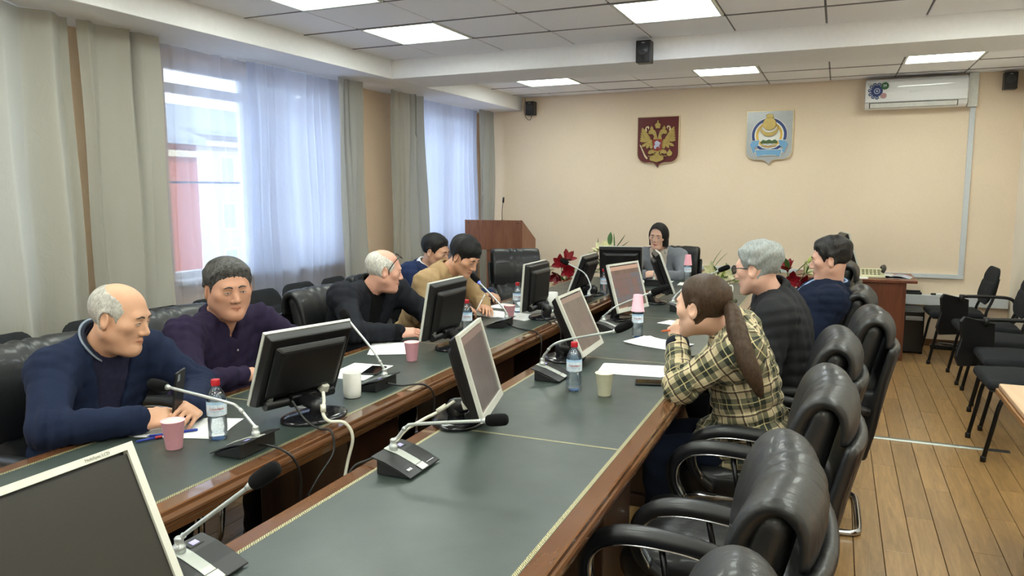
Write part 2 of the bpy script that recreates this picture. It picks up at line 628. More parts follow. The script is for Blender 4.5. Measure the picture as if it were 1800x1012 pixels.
# windows
for i, (a, b) in enumerate(WIN):
    x0, x1 = XL - .19, XL - .12
    g = G(); t = .075; m = (a + b) / 2
    g.box(x0, x1, a, a + t, WZ0, WZ1); g.box(x0, x1, b - t, b, WZ0, WZ1)
    g.box(x0, x1, a + t, b - t, WZ0, WZ0 + t); g.box(x0, x1, a + t, b - t, WZ1 - .06, WZ1)
    g.box(x0, x1, m - .05, m + .05, WZ0 + t, WZ1 - .06)
    g.box(x0, x1, a + t, m - .05, 2.28, 2.345); g.box(x0, x1, m + .05, b - t, 2.28, 2.345)
    w = struct('window_%d' % (i + 1), g, M_WFRAME, bevel=.006)
    for (p, q) in ((a + t, m - .05), (m + .05, b - t)):
        for (z0, z1) in ((WZ0 + t, 2.28), (2.345, WZ1 - .06)):
            part('window_pane', G().box(x0 + .03, x0 + .036, p - .004, q + .004, z0 - .004, z1 + .004), M_GLASS, w)
    part('window_sill', G().box(XL - .118, XL + .06, a + .002, b - .002, WZ0 + .0005, WZ0 + .035), M_WFRAME, w, bevel=.006)
    # railing bar outside the pane
    part('railing_bar', G().tube([(x0 - .16, a, 1.665), (x0 - .16, b, 1.665)], .009, 8), plain('railing metal', '#4a4f66', .5), w)
# ceiling
cl = struct('ceiling', G().box(XL - .3, XR + .2, YF - .2, YB + .2, ZC + .07, 3.1), M_DARKGAP)
struct('trim_1', G().box(XL, -3.585, YF, YB, ZS, ZC + .07), M_WHITE, bevel=.004)
struct('trim_2', G().box(-3.585, XR, 5.765, 6.37, ZS, ZC + .07), M_WHITE, bevel=.004)
xs = [-3.585] + [GX0 + .6 * k for k in range(8)] + [XR]
ysf = [YF + (GY0 - YF) % .6 - .6 * 0] if False else []
yy = GY0
while yy > YF + .05: yy -= .6
ys_front = [YF]
yy += .6
while yy < 5.70:
    ys_front.append(yy); yy += .6
ys_front.append(5.765)
ys_back = [6.37, 6.63, 7.23, 7.83, 8.43, YB]
LAMP = set()
for c in (0, 3, 6):
    for r in (1, -1, -3, -5, -7, -9):
        LAMP.add((round(GX0 + .6 * c, 3), round(GY0 + .6 * r, 3)))
    LAMP.add((round(GX0 + .6 * c, 3), 7.23))
_tm = {}
def tile_mesh(w, l):
    key = (round(w, 3), round(l, 3))
    if key not in _tm:
        _tm[key] = G().box(-w / 2 + .007, w / 2 - .007, -l / 2 + .007, l / 2 - .007, 0, .014).mesh('ceiling_tile', .002, 1)
        _tm[key].materials.append(M_TILE)
    return _tm[key]
lamp_cells = []
bars = G()
for ys in (ys_front, ys_back):
    for i in range(len(xs) - 1):
        for j in range(len(ys) - 1):
            w, l = xs[i + 1] - xs[i], ys[j + 1] - ys[j]
            if w < .03 or l < .03: continue
            if (round(xs[i], 3), round(ys[j], 3)) in LAMP:
                lamp_cells.append((xs[i], ys[j])); continue
            o = new('ceiling_tile', tile_mesh(w, l), None, cl, (xs[i] + w / 2, ys[j] + l / 2, ZC + .001 + random.uniform(0, .002)))
            o.rotation_euler = (random.uniform(-.003, .003), random.uniform(-.003, .003), 0)
    for x in xs[1:-1]: bars.box(x - .0085, x + .0085, ys[0], ys[-1], ZC + .012, ZC + .045)
    for y in ys[1:-1]: bars.box(xs[0], xs[-1], y - .0050, y + .0050, ZC - .0025, ZC + .043)
part('grid_bars', bars, M_TBAR, cl)

# recessed ceiling lights
M_LAMP = lamp_mat('lamp diffuser', (.93, 1.0, .90), LAMP_STRENGTH)
M_LAMPB = lamp_mat('cool lamp diffuser', (.84, .92, 1.0), LAMP_STRENGTH)
M_LAMPF = plain('lamp frame', '#d8dcd4', .4, .1)
pf = G()
for (a, b, c, d) in ((-.296, .296, -.296, -.276), (-.296, .296, .276, .296), (-.296, -.276, -.276, .276), (.276, .296, -.276, .276)):
    pf.box(a, b, c, d, 0, .05)
me_frame = pf.mesh('lamp_frame', .003, 1); me_frame.materials.append(M_LAMPF)
me_dif = G().box(-.2755, .2755, -.2755, .2755, .008, .02).mesh('diffuser'); me_dif.materials.append(M_LAMP)
me_difb = me_dif.copy(); me_difb.materials.clear(); me_difb.materials.append(M_LAMPB)
names_l = {(-3.124, 3.399): 'square ceiling light by the window bulkhead, nearer the camera at the top edge',
           (-3.124, 4.599): 'greenish square ceiling light between bulkhead and beam on the window side',
           (-1.324, 4.599): 'bluish square ceiling light just in front of the black beam speaker',
           (.476, 4.599): 'square ceiling light before the beam on the air conditioner side',
           (-3.124, 7.23): 'square ceiling light behind the beam near the far left speaker',
           (-1.324, 7.23): 'square ceiling light behind the beam above the two wall emblems',
           (.476, 7.23): 'square ceiling light right above the air conditioner'}
for (x, y) in lamp_cells:
    k = (round(x, 3), round(y, 3))
    lab = names_l.get(k, 'square recessed ceiling light over the part of the room behind the camera')
    t = thing('ceiling_light', lab, 'ceiling light', (x + .3, y + .3, ZC - .004), 0, 'square recessed ceiling lights')
    new('lamp_frame', me_frame, None, t); new('diffuser', me_difb if k == (-1.324, 4.599) else me_dif, None, t)

# ================================================================== OUTSIDE
def outside():
    M_BR = plain('red brick facade', '#8a4d40', .9, var=.12, nscale=4)
    M_YE = plain('cream facade', '#a59c86', .9, var=.06, nscale=4)
    M_RF = plain('roof sheet', '#7d8590', .6)
    M_PANE = plain('far dark window', '#8f9bb0', .2)
    M_SNOW = plain('snowy ground', '#e8ecf2', .9)
    struct('ground', G().box(-90, -4.9, -60, 120, -8.2, -8.0), M_SNOW)
    def block(x, y0, y1, z1, mat, lab):
        t = thing('apartment_building', lab, 'building', (x, y0, -8))
        H = z1 + 8; L = y1 - y0
        part('facade', G().box(-12, 0, 0, L, 0, H), mat, t)
        part('roof', G().prism([(-12.4, H), (.5, H), (.5, H + .35), (-6, H + 2.6), (-12.4, H + .35)], -.3, L + .3, 'xz'), M_RF, t)
        part('cornice', G().box(0, .35, -.1, L + .1, H - .7, H - .35), M_YE, t)
        wm = G().box(.0, .06, -.65, .65, -.95, .95).mesh('window', .0); wm.materials.append(M_WFRAME)
        pm = G().box(.06, .09, -.52, .52, -.82, .82).mesh('pane'); pm.materials.append(M_PANE)
        n = int(L // 3.2)
        for i in range(n):
            for j in range(int(H // 3.1)):
                z = H - 2.2 - j * 3.1
                if z < 1.2: continue
                w = new('window', wm, None, t, (.005, 1.8 + i * 3.2, z))
                new('pane', pm, None, w)
    block(-34, 18, 33.5, 4.2, M_BR, 'red brick apartment block with snowy roof seen through the window')
    block(-38, 35, 50, 5.2, M_YE, 'cream plastered apartment block seen through the right window sash')
    block(-36, 52, 78, 3.6, M_BR, 'far brick apartment block beyond the cream one')
outside()

# ================================================================== CURTAINS
M_TUL1 = cloth_sheer('thin tulle', '#c2c8da', .42, .78)
M_TUL2 = cloth_sheer('white tulle', '#c2c8da', .10, .74)
M_DRAPE = cloth_sheer('cream drape cloth', '#b4b2a8', .0, .30, 500)
M_DRAPEG = cloth_sheer('grey cream drape cloth', '#b2b1aa', .0, .30, 500)
def curtain(name, label, y0, y1, x0, mat, folds, amp, seed, z0=.06, z1=ZS - .004, group=None, lean=0, gather=0):
    rnd = random.Random(seed)
    ny, nz = int(folds * 12), 26
    w = [(rnd.uniform(.5, 1.6), rnd.uniform(0, 6.28), rnd.uniform(.25, .7)) for _ in range(4)]
    grid = []
    for j in range(nz + 1):
        t = j / nz; z = z1 + (z0 - z1) * t
        row = []
        for i in range(ny + 1):
            u = i / ny
            ph = 2 * PI * folds * u
            for f, p, a in w: ph += a * 1.6 * math.sin(2 * PI * f * 2 * u + p + t * .9 * a)
            A = amp * (.55 + .45 * t) * (.6 + .4 * math.sin(5 * u + seed + 1.3 * t))
            s = math.sin(ph)
            x = x0 + A * (s * abs(s) ** -.25 if abs(s) > 1e-3 else 0) + .010 * math.sin(9 * t + 7 * u + seed)
            yv = y0 + (y1 - y0) * u + .35 * amp * math.sin(2 * ph) * .5 + lean * t * (u - .5) + gather * math.sin(PI * t) * (u - .5)
            row.append((x, yv, z))
        grid.append(row)
    o = part(name, G().sheet(grid), mat)
    tag(o, label, 'curtain', group)
    return o
curtain('drape', 'cream drape hanging at the left edge of the photo', 1.6, 3.02, -3.92, M_DRAPE, 6, .075, 3, group='cream drapes')
curtain('drape', 'wrinkled cream drape left of the middle window sheers', 3.07, 3.62, -3.93, M_DRAPE, 2.6, .075, 6, group='cream drapes')
curtain('sheer_curtain', 'thin sheer tulle over the left sash of the middle window', 3.52, 4.60, -4.075, M_TUL1, 5, .040, 11, group='sheer curtains', z0=.1)
curtain('sheer_curtain', 'dense pleated white tulle over the right half of middle window', 4.52, 5.74, -4.05, M_TUL2, 9, .042, 12, group='sheer curtains', z0=.1)
curtain('drape', 'narrow cream drape right of the middle window sheers', 5.42, 5.80, -3.93, M_DRAPEG, 2.5, .06, 7, group='cream drapes')
curtain('drape', 'wide cream drape left of the far window sheers', 6.30, 6.90, -3.95, M_DRAPE, 3, .075, 9, group='cream drapes', lean=.12)
curtain('sheer_curtain', 'white tulle over the far window behind the lectern', 6.80, 8.40, -4.06, M_TUL2, 12, .042, 15, group='sheer curtains', z0=.1)
curtain('drape', 'narrow pale drape in the corner at the back wall', 8.27, 8.64, -3.94, M_DRAPEG, 2.2, .045, 17, group='cream drapes')
curtain('sheer_curtain', 'thin tulle over the nearest window, left of the frame', .6, 1.55, -4.06, M_TUL1, 7, .032, 18, group='sheer curtains', z0=.1)

# ================================================================== THE U-SHAPED TABLE
TZ = .76
M_TWOOD = wood('polished table wood', '#5c3a24', '#745034', .14, .7, 1, .4)
M_TDARK = wood('dark table wood', '#1d0e09', '#3a2014', .3, .3, 2, .7)
t = NT('green black leather').set(.45, 0, 0, .8)
v = t.coords()
vo = t.n('ShaderNodeTexVoronoi'); vo.inputs['Scale'].default_value = 330; t.l(v, vo.inputs['Vector'])
t.base(t.ramp(t.noise(v, 5, 4), [(.3, srgb('#2b3531')), (.7, srgb('#37413d'))]))
t.l(t.math('ADD', t.math('MULTIPLY', t.noise(v, 9, 3), .14), .30), t.b.inputs['Roughness'])
t.bump(vo.outputs['Distance'], .12, .0012)
M_TLEATH = t.m
t = NT('gold tooling').set(.35, .6, 0)
v = t.coords()
ck = t.n('ShaderNodeTexWave'); ck.bands_direction = 'DIAGONAL'; ck.inputs['Scale'].default_value = 85; ck.inputs['Distortion'].default_value = 3.5
ck.inputs['Detail'].default_value = 1; ck.inputs['Detail Scale'].default_value = 2
t.l(v, ck.inputs['Vector'])
t.base(t.ramp(ck.outputs['Fac'], [(.40, srgb('#6e6a4a')), (.55, srgb('#c9c198'))]))
M_GOLD = t.m
tb = thing('conference_table', 'long U-shaped conference table with dark leather inlays and polished wood edge', 'table', (-1.43, 3.3, 0))
OX, OY = -1.43, 3.3
out = [(-.605, -.2), (-.605, 7.03), (-2.275, 7.03), (-2.275, -.2), (-1.655, -.2), (-1.655, 6.25), (-1.259, 6.25), (-1.259, -.2)]
prof = [(-.004, .752), (-.004, TZ), (.050, TZ), (.055, .7575), (.056, .747), (.062, .744), (.066, .737), (.066, .729), (.058, .722), (.057, .712), (.050, .706), (.046, .688), (-.004, .686)]
g = G(); n = len(out); rows = []
for i in range(n):
    p = Vector(out[i]); a = (p - Vector(out[i - 1])).normalized(); b = (Vector(out[(i + 1) % n]) - p).normalized()
    na = Vector((a.y, -a.x)); nb = Vector((b.y, -b.x)); mt = (na + nb) / (1 + na.dot(nb))
    rows.append([(p.x + mt.x * u - OX, p.y + mt.y * u - OY, z) for u, z in prof])
k = len(prof); V = [q for r in rows for q in r]
F = [(i * k + j, i * k + (j + 1) % k, ((i + 1) % n) * k + (j + 1) % k, ((i + 1) % n) * k + j) for i in range(n) for j in range(k)]
part('edge_moulding', g.add(V, F), M_TWOOD, tb, smooth=False)
def panel(x0, x1, y0, y1):
    o = part('leather_panel', G().box(x0 + .0005, x1 - .0005, y0 + .0005, y1 - .0005, .72, TZ + .0008), M_TLEATH, tb, bevel=.0012, segs=1)
    o.location = (-OX, -OY, 0)
def gold(x0, x1, y0, y1):
    o = part('gold_trim', G().box(x0, x1, y0, y1, TZ, TZ + .0013), M_GOLD, tb)
    o.location = (-OX, -OY, 0)
seams = [-.2, 1.03, 2.32, 3.61, 4.90, 6.19]
for x0, x1 in ((-1.259, -.605), (-2.275, -1.655)):
    for a, b in zip(seams[:-1], seams[1:]):
        panel(x0, x1, a, b)
        gold(x0 + .002, x0 + .014, a, b); gold(x1 - .014, x1 - .002, a, b)
    for s in seams[1:]:
        gold(x0 + .016, x1 - .016, s - .005, s + .005)
for x0, x1 in ((-2.275, -1.655), (-1.655, -1.259), (-1.259, -.605)):
    panel(x0, x1, 6.19 if x0 != -1.655 else 6.25, 7.03)
    gold(x0 + (.016 if x0 < -2 else 0), x1 - (.016 if x1 > -1 else 0), 7.016, 7.028)
gold(-2.273, -2.261, 6.19, 7.028); gold(-.619, -.607, 6.19, 7.028)
for x0, x1 in ((-1.22, -.66), (-2.22, -1.69)):
    for s in (-.1, 1.03, 2.32, 3.61, 4.90, 6.1):
        o = part('pedestal', G().box(x0 + .06, x1 - .02, s + .05, s + .42, .06, .7), M_TDARK, tb, bevel=.006); o.location = (-OX, -OY, 0)
        o = part('plinth', G().box(x0 + .03, x1, s + .02, s + .45, .0005, .06), M_TDARK, tb, bevel=.004); o.location = (-OX, -OY, 0)
for _y in (3.98, 2.70, 5.3):
    o = part('edge_patch', G().box(-1.640, -1.612, _y, _y + .085, TZ + .0002, TZ + .0012), plain('pale patch', '#b9ab94', .3, .4), tb); o.location = (-OX, -OY, 0)  # thin pale patches laid flat on the inner wood edge
o = part('modesty_panel', G().box(-2.1, -.75, 6.36, 6.39, .05, .7), M_TDARK, tb, bevel=.003); o.location = (-OX, -OY, 0)
o = part('support_rail', G().box(-2.05, -2.02, -.1, 6.2, .6, .7).box(-.9, -.87, -.1, 6.2, .6, .7), M_TDARK, tb); o.location = (-OX, -OY, 0)
# ================================================================== CHAIRS
M_LEA = leather('black chair leather', '#141517', .48, 1.0, .3)
M_LEAB = leather('black shell leather', '#141518', .45, 1.0, .12)
M_CHROME = plain('chrome', '#c9ccd2', .12, 1.0, var=.02)
M_BLKP = plain('black plastic', '#121214', .42, var=.1, bump=.05, bscale=500)
M_BLKT = plain('black steel tube', '#0e0e10', .35, .3)
M_CFAB = fabric('charcoal chair fabric', '#26282b', .95, 420, .5, .25, .3)

_W = np.array([0, -.24, .9708]); _Vv = np.array([0, .9708, .24]); _B0 = np.array([0, -.185, .43])
_RB = np.stack([[1, 0, 0], _Vv, _W], 1)
def _bk(u, v, w): return _B0 + np.array([u, 0, 0]) + _Vv * v + _W * w
def back_local(p):
    e = p - _B0
    return e[:, 0], e @ _Vv, e @ _W
def back_warp(p):
    u, v, w = back_local(p)
    return p - np.outer(.55 * u * u * np.clip(w * 3, .3, 1) , _Vv)
class SDFW(SDF):
    warp = None
    def __call__(s, p, disp=True):
        return SDF.__call__(s, s.warp(p) if s.warp else p, disp)

def chair_meshes():
    R = {}
    # seat cushion
    s = SDFW()
    s.box((0, .03, .425), (.255, .255, .062), .05)
    s.ell((0, .02, .47), (.22, .22, .045), None, .05)
    s.cone((-.20, .25, .43), (.20, .25, .43), .05, .05, .04)
    s.disp = lambda p: .0035 * np.sin(70 * p[:, 1] + 3 * np.sin(9 * p[:, 0])) * np.clip((p[:, 2] - .44) * 30, 0, 1) * np.abs(np.sin(5 * p[:, 0] + 1)) + .004 * np.exp(-((np.abs(p[:, 0]) - .16) / .012) ** 2)
    R['seat'] = s.nets((-.32, -.28, .33), (.32, .36, .55), .011)
    # back pad with pleats
    s = SDFW(); s.warp = back_warp
    s.box(_bk(0, .02, .268), (.226, .042, .305), .036, _RB)
    s.ell(_bk(0, .05, .12), (.19, .04, .12), _RB, .06)
    s.disp = lambda p: (lambda u, v, w: np.clip(v * 25, 0, 1) * (.005 * np.exp(-((np.abs(u) - .075) / .014) ** 2) + .003 * np.sin(60 * u + 2 * np.sin(14 * w))))(*back_local(p))
    R['backrest'] = s.nets((-.3, -.48, .38), (.3, 0, 1.05), .011)
    # outer shell
    s = SDFW(); s.warp = back_warp
    s.box(_bk(0, -.088, .225), (.262, .020, .27), .02, _RB)
    s.box(_bk(0, -.045, .12), (.245, .04, .16), .03, _RB, .03)
    s.disp = lambda p: (lambda u, v, w: .004 * np.exp(-((np.abs(u) - .225) / .008) ** 2))(*back_local(p))
    R['back_shell'] = s.nets((-.33, -.56, .32), (.33, 0, 1.05), .011)
    # headrest: a padded cover folded over the top, open at both ends
    s = SDFW(); s.warp = back_warp
    line = np.array([(.055, .25), (.068, .35), (.071, .45), (.060, .535), (.032, .578), (-.004, .584), (-.034, .566), (-.052, .530), (-.060, .485)])
    rad = np.array([.012, .020, .024, .027, .026, .023, .019, .016, .012])
    cv = bez([(a, b, r) for (a, b), r in zip(line, rad)], 32); line = np.array([(c_[0], c_[1]) for c_ in cv]); rad = np.array([c_[2] for c_ in cv])
    def drape(p):
        u, v, w = back_local(p)
        q = np.stack([v, w], 1); d = np.full(len(p), 9.0)
        for a, b, r1, r2 in zip(line[:-1], line[1:], rad[:-1], rad[1:]):
            e = b - a; h = np.clip((q - a) @ e / (e @ e), 0, 1); x = q - a - h[:, None] * e
            d = np.minimum(d, np.sqrt((x * x).sum(1)) - (r1 + (r2 - r1) * h) * (1 - .35 * np.clip(np.abs(u) / .245, 0, 1) ** 6))
        k = .02; g = np.abs(u) - .240; hh = np.maximum(k - np.abs(d - g), 0) / k
        return np.maximum(d, g) + hh * hh * k * .25
    s.P.append(('f', drape, None, None, 0, .01, False, None))
    s.disp = lambda p: (lambda u, v, w: (.0016 * np.clip(1 - v * 14, 0, 1) * np.sin(150 * u + 2 * np.sin(17 * v) + 2.5 * np.sin(31 * u)) + .0040 * np.sin(58 * u + 2.0 * np.sin(9 * v + 3 * u) + 2.2 * np.sin(19 * u))) * (.25 + .75 * np.clip((w - .48) * 8, 0, 1)) * (.3 + .7 * np.abs(np.sin(9 * u + 1.0))))(*back_local(p))
    R['headrest'] = s.nets((-.33, -.52, .66), (.33, 0, 1.14), .0085)
    return {k: npmesh(k, *v) for k, v in R.items()}

def exec_chair():
    t = thing('executive_chair', 'x', 'chair', (0, 0, 0), 0, 'black leather executive chairs')
    ms = chair_meshes()
    new('seat', ms['seat'], M_LEA, t); new('backrest', ms['backrest'], M_LEA, t)
    new('back_shell', ms['back_shell'], M_LEAB, t); new('headrest', ms['headrest'], M_LEA, t)
    for sx in (-1, 1):
        x = sx * .285
        pad = bez([(x * .93, -.27, .60), (x, -.12, .648), (x, .04, .665), (x, .15, .655), (x, .215, .615), (x, .235, .55), (x, .215, .48), (x * .93, .15, .42)], 40)
        n = len(pad)
        rad = [.019 + .009 * math.exp(-((i / n - .35) / .25) ** 2) for i in range(n)]
        a = part('armrest', G().tube(pad, rad, 12, up=(1, 0, 0), flat=1.15), M_LEAB, t)
        st = [Vector(p) + (Vector((0, 0, -.020)) if i < n * .42 else Vector((0, -.016, -.010)) if i < n * .55 else Vector((0, -.018, 0))) for i, p in enumerate(pad)]
        part('chrome_strip', G().tube(bez(st[3:-4:4], 40), .0062, 8, up=(1, 0, 0), flat=4.6), M_CHROME, a)
        part('arm_bracket', G().tube([(x, .02, .648), (x * .93, -.02, .42)], .009, 8), M_BLKT, t)
        leg = bez([(sx * .20, -.14, .372), (sx * .235, .10, .372), (sx * .245, .245, .365), (sx * .25, .30, .30), (sx * .25, .29, .16), (sx * .25, .265, .05), (sx * .25, .20, .018), (sx * .25, .0, .0165), (sx * .25, -.20, .0165), (sx * .235, -.245, .0165), (sx * .18, -.262, .0165), (0, -.265, .0165)], 60)
        part('leg', G().tube(leg, .0145, 10, caps=False), M_CHROME, t)
    part('seat_frame', G().box(-.21, .21, -.18, .22, .352, .37), M_BLKP, t, bevel=.005)
    return t

CHAIRS = [  # x, y, facing, label
    (-.40, .99, 1, 'black leather executive chair whose headrest just peeks in at the bottom edge'),
    (-.365, 1.655, 1, 'empty black leather chair with the biggest headrest, nearest fully seen at bottom right'),
    (-.285, 2.455, 1, 'empty black leather chair between the nearest chair and the woman in plaid'),
    (-.255, 3.24, 1, 'black leather chair behind the woman in the plaid blazer'),
    (-.10, 3.93, 1, 'black leather chair standing furthest out into the aisle behind the grey-haired man'),
    (-.135, 4.83, 1, 'black leather chair the man in the navy cardigan leans back in'),
    (-.19, 6.55, 1, 'black leather chair showing only its headrest behind the cardigan man\'s head'),
    (-2.60, 1.93, -1, 'black leather chair of the balding man in the navy jacket, at left edge'),
    (-2.74, 2.72, -1, 'black leather chair behind the man in the dark purple polo shirt'),
    (-2.58, 3.68, -1, 'black leather chair of the white-haired man who leans forward from it'),
    (-2.70, 4.43, -1, 'black leather chair of the man in the beige sweater'),
    (-2.80, 5.03, -1, 'black leather chair of the man in the navy suit by the beige sweater'),
    (-2.74, 6.64, -1, 'empty black leather chair in front of the wooden lectern'),
]
C0 = exec_chair()
for i, (x, y, f, lab) in enumerate(CHAIRS):
    rz = f * PI / 2
    if i == 0:
        C0.location = (x, y, 0); C0.rotation_euler = (0, 0, rz); C0['label'] = lab
    else:
        copy_tree(C0, None, (x, y, 0), rz + (-.95 if i == len(CHAIRS) - 1 else random.uniform(-.06, .06)), lab)
copy_tree(C0, None, (-1.50, 7.50, 0), PI, 'black leather chair of the woman in grey at the head of table')

# ---------------- fabric stacking chairs
def stack_chair(arm=False):
    t = thing('visitor_chair', 'x', 'chair', (0, 0, 0), 0, 'visitor chairs')
    s = SDF(); s.box((0, .02, .455), (.235, .22, .03), .028); s.ell((0, .02, .465), (.21, .2, .035), None, .04)
    if 'sc_seat' not in _MC:
        _MC['sc_seat'] = npmesh('seat', *s.nets((-.28, -.25, .40), (.28, .30, .53), .012))
        b = SDF(); R = np.stack([[1, 0, 0], [0, .96, .27], [0, -.27, .96]], 1)
        nrm = (0, .9627, .2708)
        for zz in (.66, .70, .75, .79): b.cone((-.115, -.245 - .28 * (zz - .72), zz), (.115, -.245 - .28 * (zz - .72), zz), .108, .108, .03, flat=(nrm, .24))
        _MC['sc_back'] = npmesh('backrest', *b.nets((-.27, -.36, .50), (.27, -.15, .93), .012))
    new('seat', _MC['sc_seat'], M_CFAB, t); new('backrest', _MC['sc_back'], M_CFAB, t)
    part('seat_shell', G().box(-.22, .22, -.18, .22, .418, .428), M_BLKP, t, bevel=.004)
    for sx in (-1, 1):
        x = sx * .235
        part('front_leg', G().tube(bez([(sx * .17, -.12, .412), (sx * .2, .10, .41), (x, .165, .37), (x, .20, .20), (x, .235, .012)], 24), .0125, 8), M_BLKT, t)
        part('rear_leg', G().tube(bez([(sx * .18, -.285, .80), (sx * .19, -.25, .62), (sx * .2, -.20, .46), (sx * .215, -.23, .25), (x, -.285, .012)], 24), .0125, 8), M_BLKT, t)
        for yy_ in (.235, -.285): part('foot_cap', G().lathe([(.016, 0), (.016, .03), (.013, .034)], 10, (x, yy_, 0)), M_BLKP, t)
    part('cross_tube', G().tube([(-.19, -.13, .408), (.19, -.13, .408)], .01, 8), M_BLKT, t)
    if arm:
        x = .285
        part('armrest', G().tube(bez([(.215, -.20, .45), (.26, -.25, .50), (x, -.245, .60), (x, -.20, .665), (x, -.05, .675), (x, .14, .67), (x, .17, .662)], 30), .014, 8), M_BLKP, t)
        tp = [(-.05, -.02), (.20, .0), (.225, -.04), (.19, -.16), (.21, -.30), (.17, -.36), (-.07, -.33), (-.10, -.28)]
        tab = part('writing_tablet', G().prism(tp, -.012, .012, 'yz'), M_BLKP, t, bevel=.006, loc=(x + .035, .14, .665))
        tab.rotation_euler = (.15, 0, .55)
        rib = G()
        for k in range(3): rib.box(.0125, .017, -.07, .18, -.10 - k * .09, -.094 - k * .09)
        part('tablet_rib', rib, M_BLKP, tab)
        part('tablet_hinge', G().lathe([(.02, -.03), (.022, 0), (.02, .03)], 12, (x, .16, .655)), M_BLKP, t)
    return t
sc = stack_chair(False)
win = ['dark fabric visitor chair by the drape behind the navy jacket man\'s chair',
       'dark fabric visitor chair against the drape, directly left of the balding man\'s head',
       'dark fabric visitor chair by the window between the two nearest seated men',
       'dark fabric visitor chair by the window hidden behind the purple polo man',
       'dark fabric visitor chair with rounded top just right of the purple polo man\'s head',
       'dark fabric visitor chair by the sheers above the empty leather chair',
       'dark fabric visitor chair by the drape behind the dark suit man\'s shoulder']
for i, y in enumerate((2.42, 2.93, 3.38, 3.83, 4.27, 4.72, 5.17)):
    o = sc if i == 0 else copy_tree(sc)
    o.scale = (.88, 1, 1)
    o.location = (-3.53 - .02 * (i % 2), y, 0); o.rotation_euler = (0, 0, -PI / 2 + (.06 if i % 3 == 0 else -.04)); o['label'] = win[i]; o['group'] = 'visitor chairs along the window'
sa = stack_chair(True)
for i, (x, y, r, lab, arm) in enumerate((
        (1.06, 8.02, .05, 'dark visitor chair beside the brown desk at the back wall', 0),
        (1.20, 7.25, .02, 'dark visitor chair with a folded writing tablet, second from the back wall', 1),
        (1.22, 6.60, .0, 'dark visitor chair in the middle of the right row, between the two with tablets', 0),
        (1.18, 5.95, .0, 'dark visitor chair with the larger hanging writing tablet in the right row', 1),
        (1.09, 5.29, .03, 'dark visitor chair next to the light wood side table, front of right row', 0))):
    src = sa if arm else sc
    o = sa if i == 1 else copy_tree(src)
    o.scale = (1, 1, 1)
    o.location = (x, y, 0); o.rotation_euler = (0, 0, PI / 2 + r); o['label'] = lab; o['group'] = 'visitor chairs along the right wall'

# ================================================================== DESKS, LECTERN, WALL THINGS
M_BROWN = wood('brown laminate', '#5e3020', '#80462c', .35, .1, 2, .5)
M_LECT = wood('lectern laminate', '#7a4a36', '#a06a4c', .4, .1, 2, .8)
M_LTOP = wood('light desk top', '#c09a78', '#d8b696', .3, .2, 1, .6)
d = thing('office_desk', 'brown laminate desk against the back wall with books on it', 'desk', (.2, 8.1, 0))
part('desk_top', G().box(-.55, .51, -.33, .36, .735, .76), M_BROWN, d, bevel=.003)
part('side_panel', G().box(.405, .425, -.28, .32, .0005, .735), M_BROWN, d, bevel=.002)
part('side_panel', G().box(-.50, -.48, -.28, .32, .0005, .735), M_BROWN, d, bevel=.002)
part('front_panel', G().box(-.48, .405, -.29, -.272, .02, .735), M_BROWN, d, bevel=.002)
d2 = thing('side_table', 'light wood side table corner at the right edge of the photo', 'table', (1.12, 2.9, 0))
part('table_top', G().box(-.42, .42, -.95, .98, .715, .738), M_LTOP, d2, bevel=.006)
part('edge_band', G().box(-.43, .43, -.96, .99, .690, .7145), wood('edge band wood', '#6d4524', '#96683c', .3, .3, 1, .6), d2, bevel=.006)
part('pedestal', G().box(-.30, .38, -.85, .86, .0005, .69), M_BROWN, d2, bevel=.004)

lec = thing('lectern', 'tall reddish brown wooden lectern in the far left corner', 'lectern', (-3.473, 7.8, 0))
hw = .347
part('side_panel', G().prism([(-.2, .945), (.2, .945), (.2, 1.05), (-.2, 1.275)], -hw, -hw + .02, 'yz'), M_LECT, lec, bevel=.002)
part('side_panel', G().prism([(-.2, .945), (.2, .945), (.2, 1.05), (-.2, 1.275)], hw - .02, hw, 'yz'), M_LECT, lec, bevel=.002)
part('front_panel', G().box(-hw + .0205, hw - .0205, -.2, -.18, .945, 1.272), M_LECT, lec, bevel=.002)
part('sloped_top', G().prism([(-.179, 1.235), (.19, 1.03), (.19, 1.045), (-.179, 1.255)], -hw + .021, hw - .021, 'yz'), M_LECT, lec)
part('bottom_panel', G().box(-hw + .0205, hw - .0205, -.179, .19, .946, .964), M_LECT, lec)
part('column_front', G().box(-.105, .175, -.15, -.13, .0305, .9455), M_LECT, lec, bevel=.002)
part('column_side', G().box(-.105, -.085, -.129, .12, .0305, .9455), M_LECT, lec)
part('column_side', G().box(.155, .175, -.129, .12, .0305, .9455), M_LECT, lec)
part('base', G().box(-.25, .3, -.19, .2, .0005, .03), M_LECT, lec, bevel=.003)
for sx in (-1, 1): part('screw_cap', G().lathe([(.006, -.002), (.006, .0015)], 10, M=Matrix.Translation((sx * .30, -.2005, 1.24)) @ Matrix.Rotation(PI / 2, 4, 'X')), M_BLKP, lec)
lm = thing('lectern_microphone', 'thin gooseneck microphone standing on the wooden lectern', 'microphone', (-3.39, 7.66, 1.262))
part('gooseneck', G().tube(bez([(0, 0, .003), (.0, .0, .08), (.006, -.005, .15), (.018, -.01, .205)], 16), .004, 8), M_BLKT, lm)
part('capsule', G().tube([(.018, -.01, .20), (.024, -.012, .26)], [.011, .011], 10), M_BLKP, lm)
part('base_ring', G().lathe([(.02, 0), (.018, .008), (.008, .012)], 14), M_BLKP, lm)

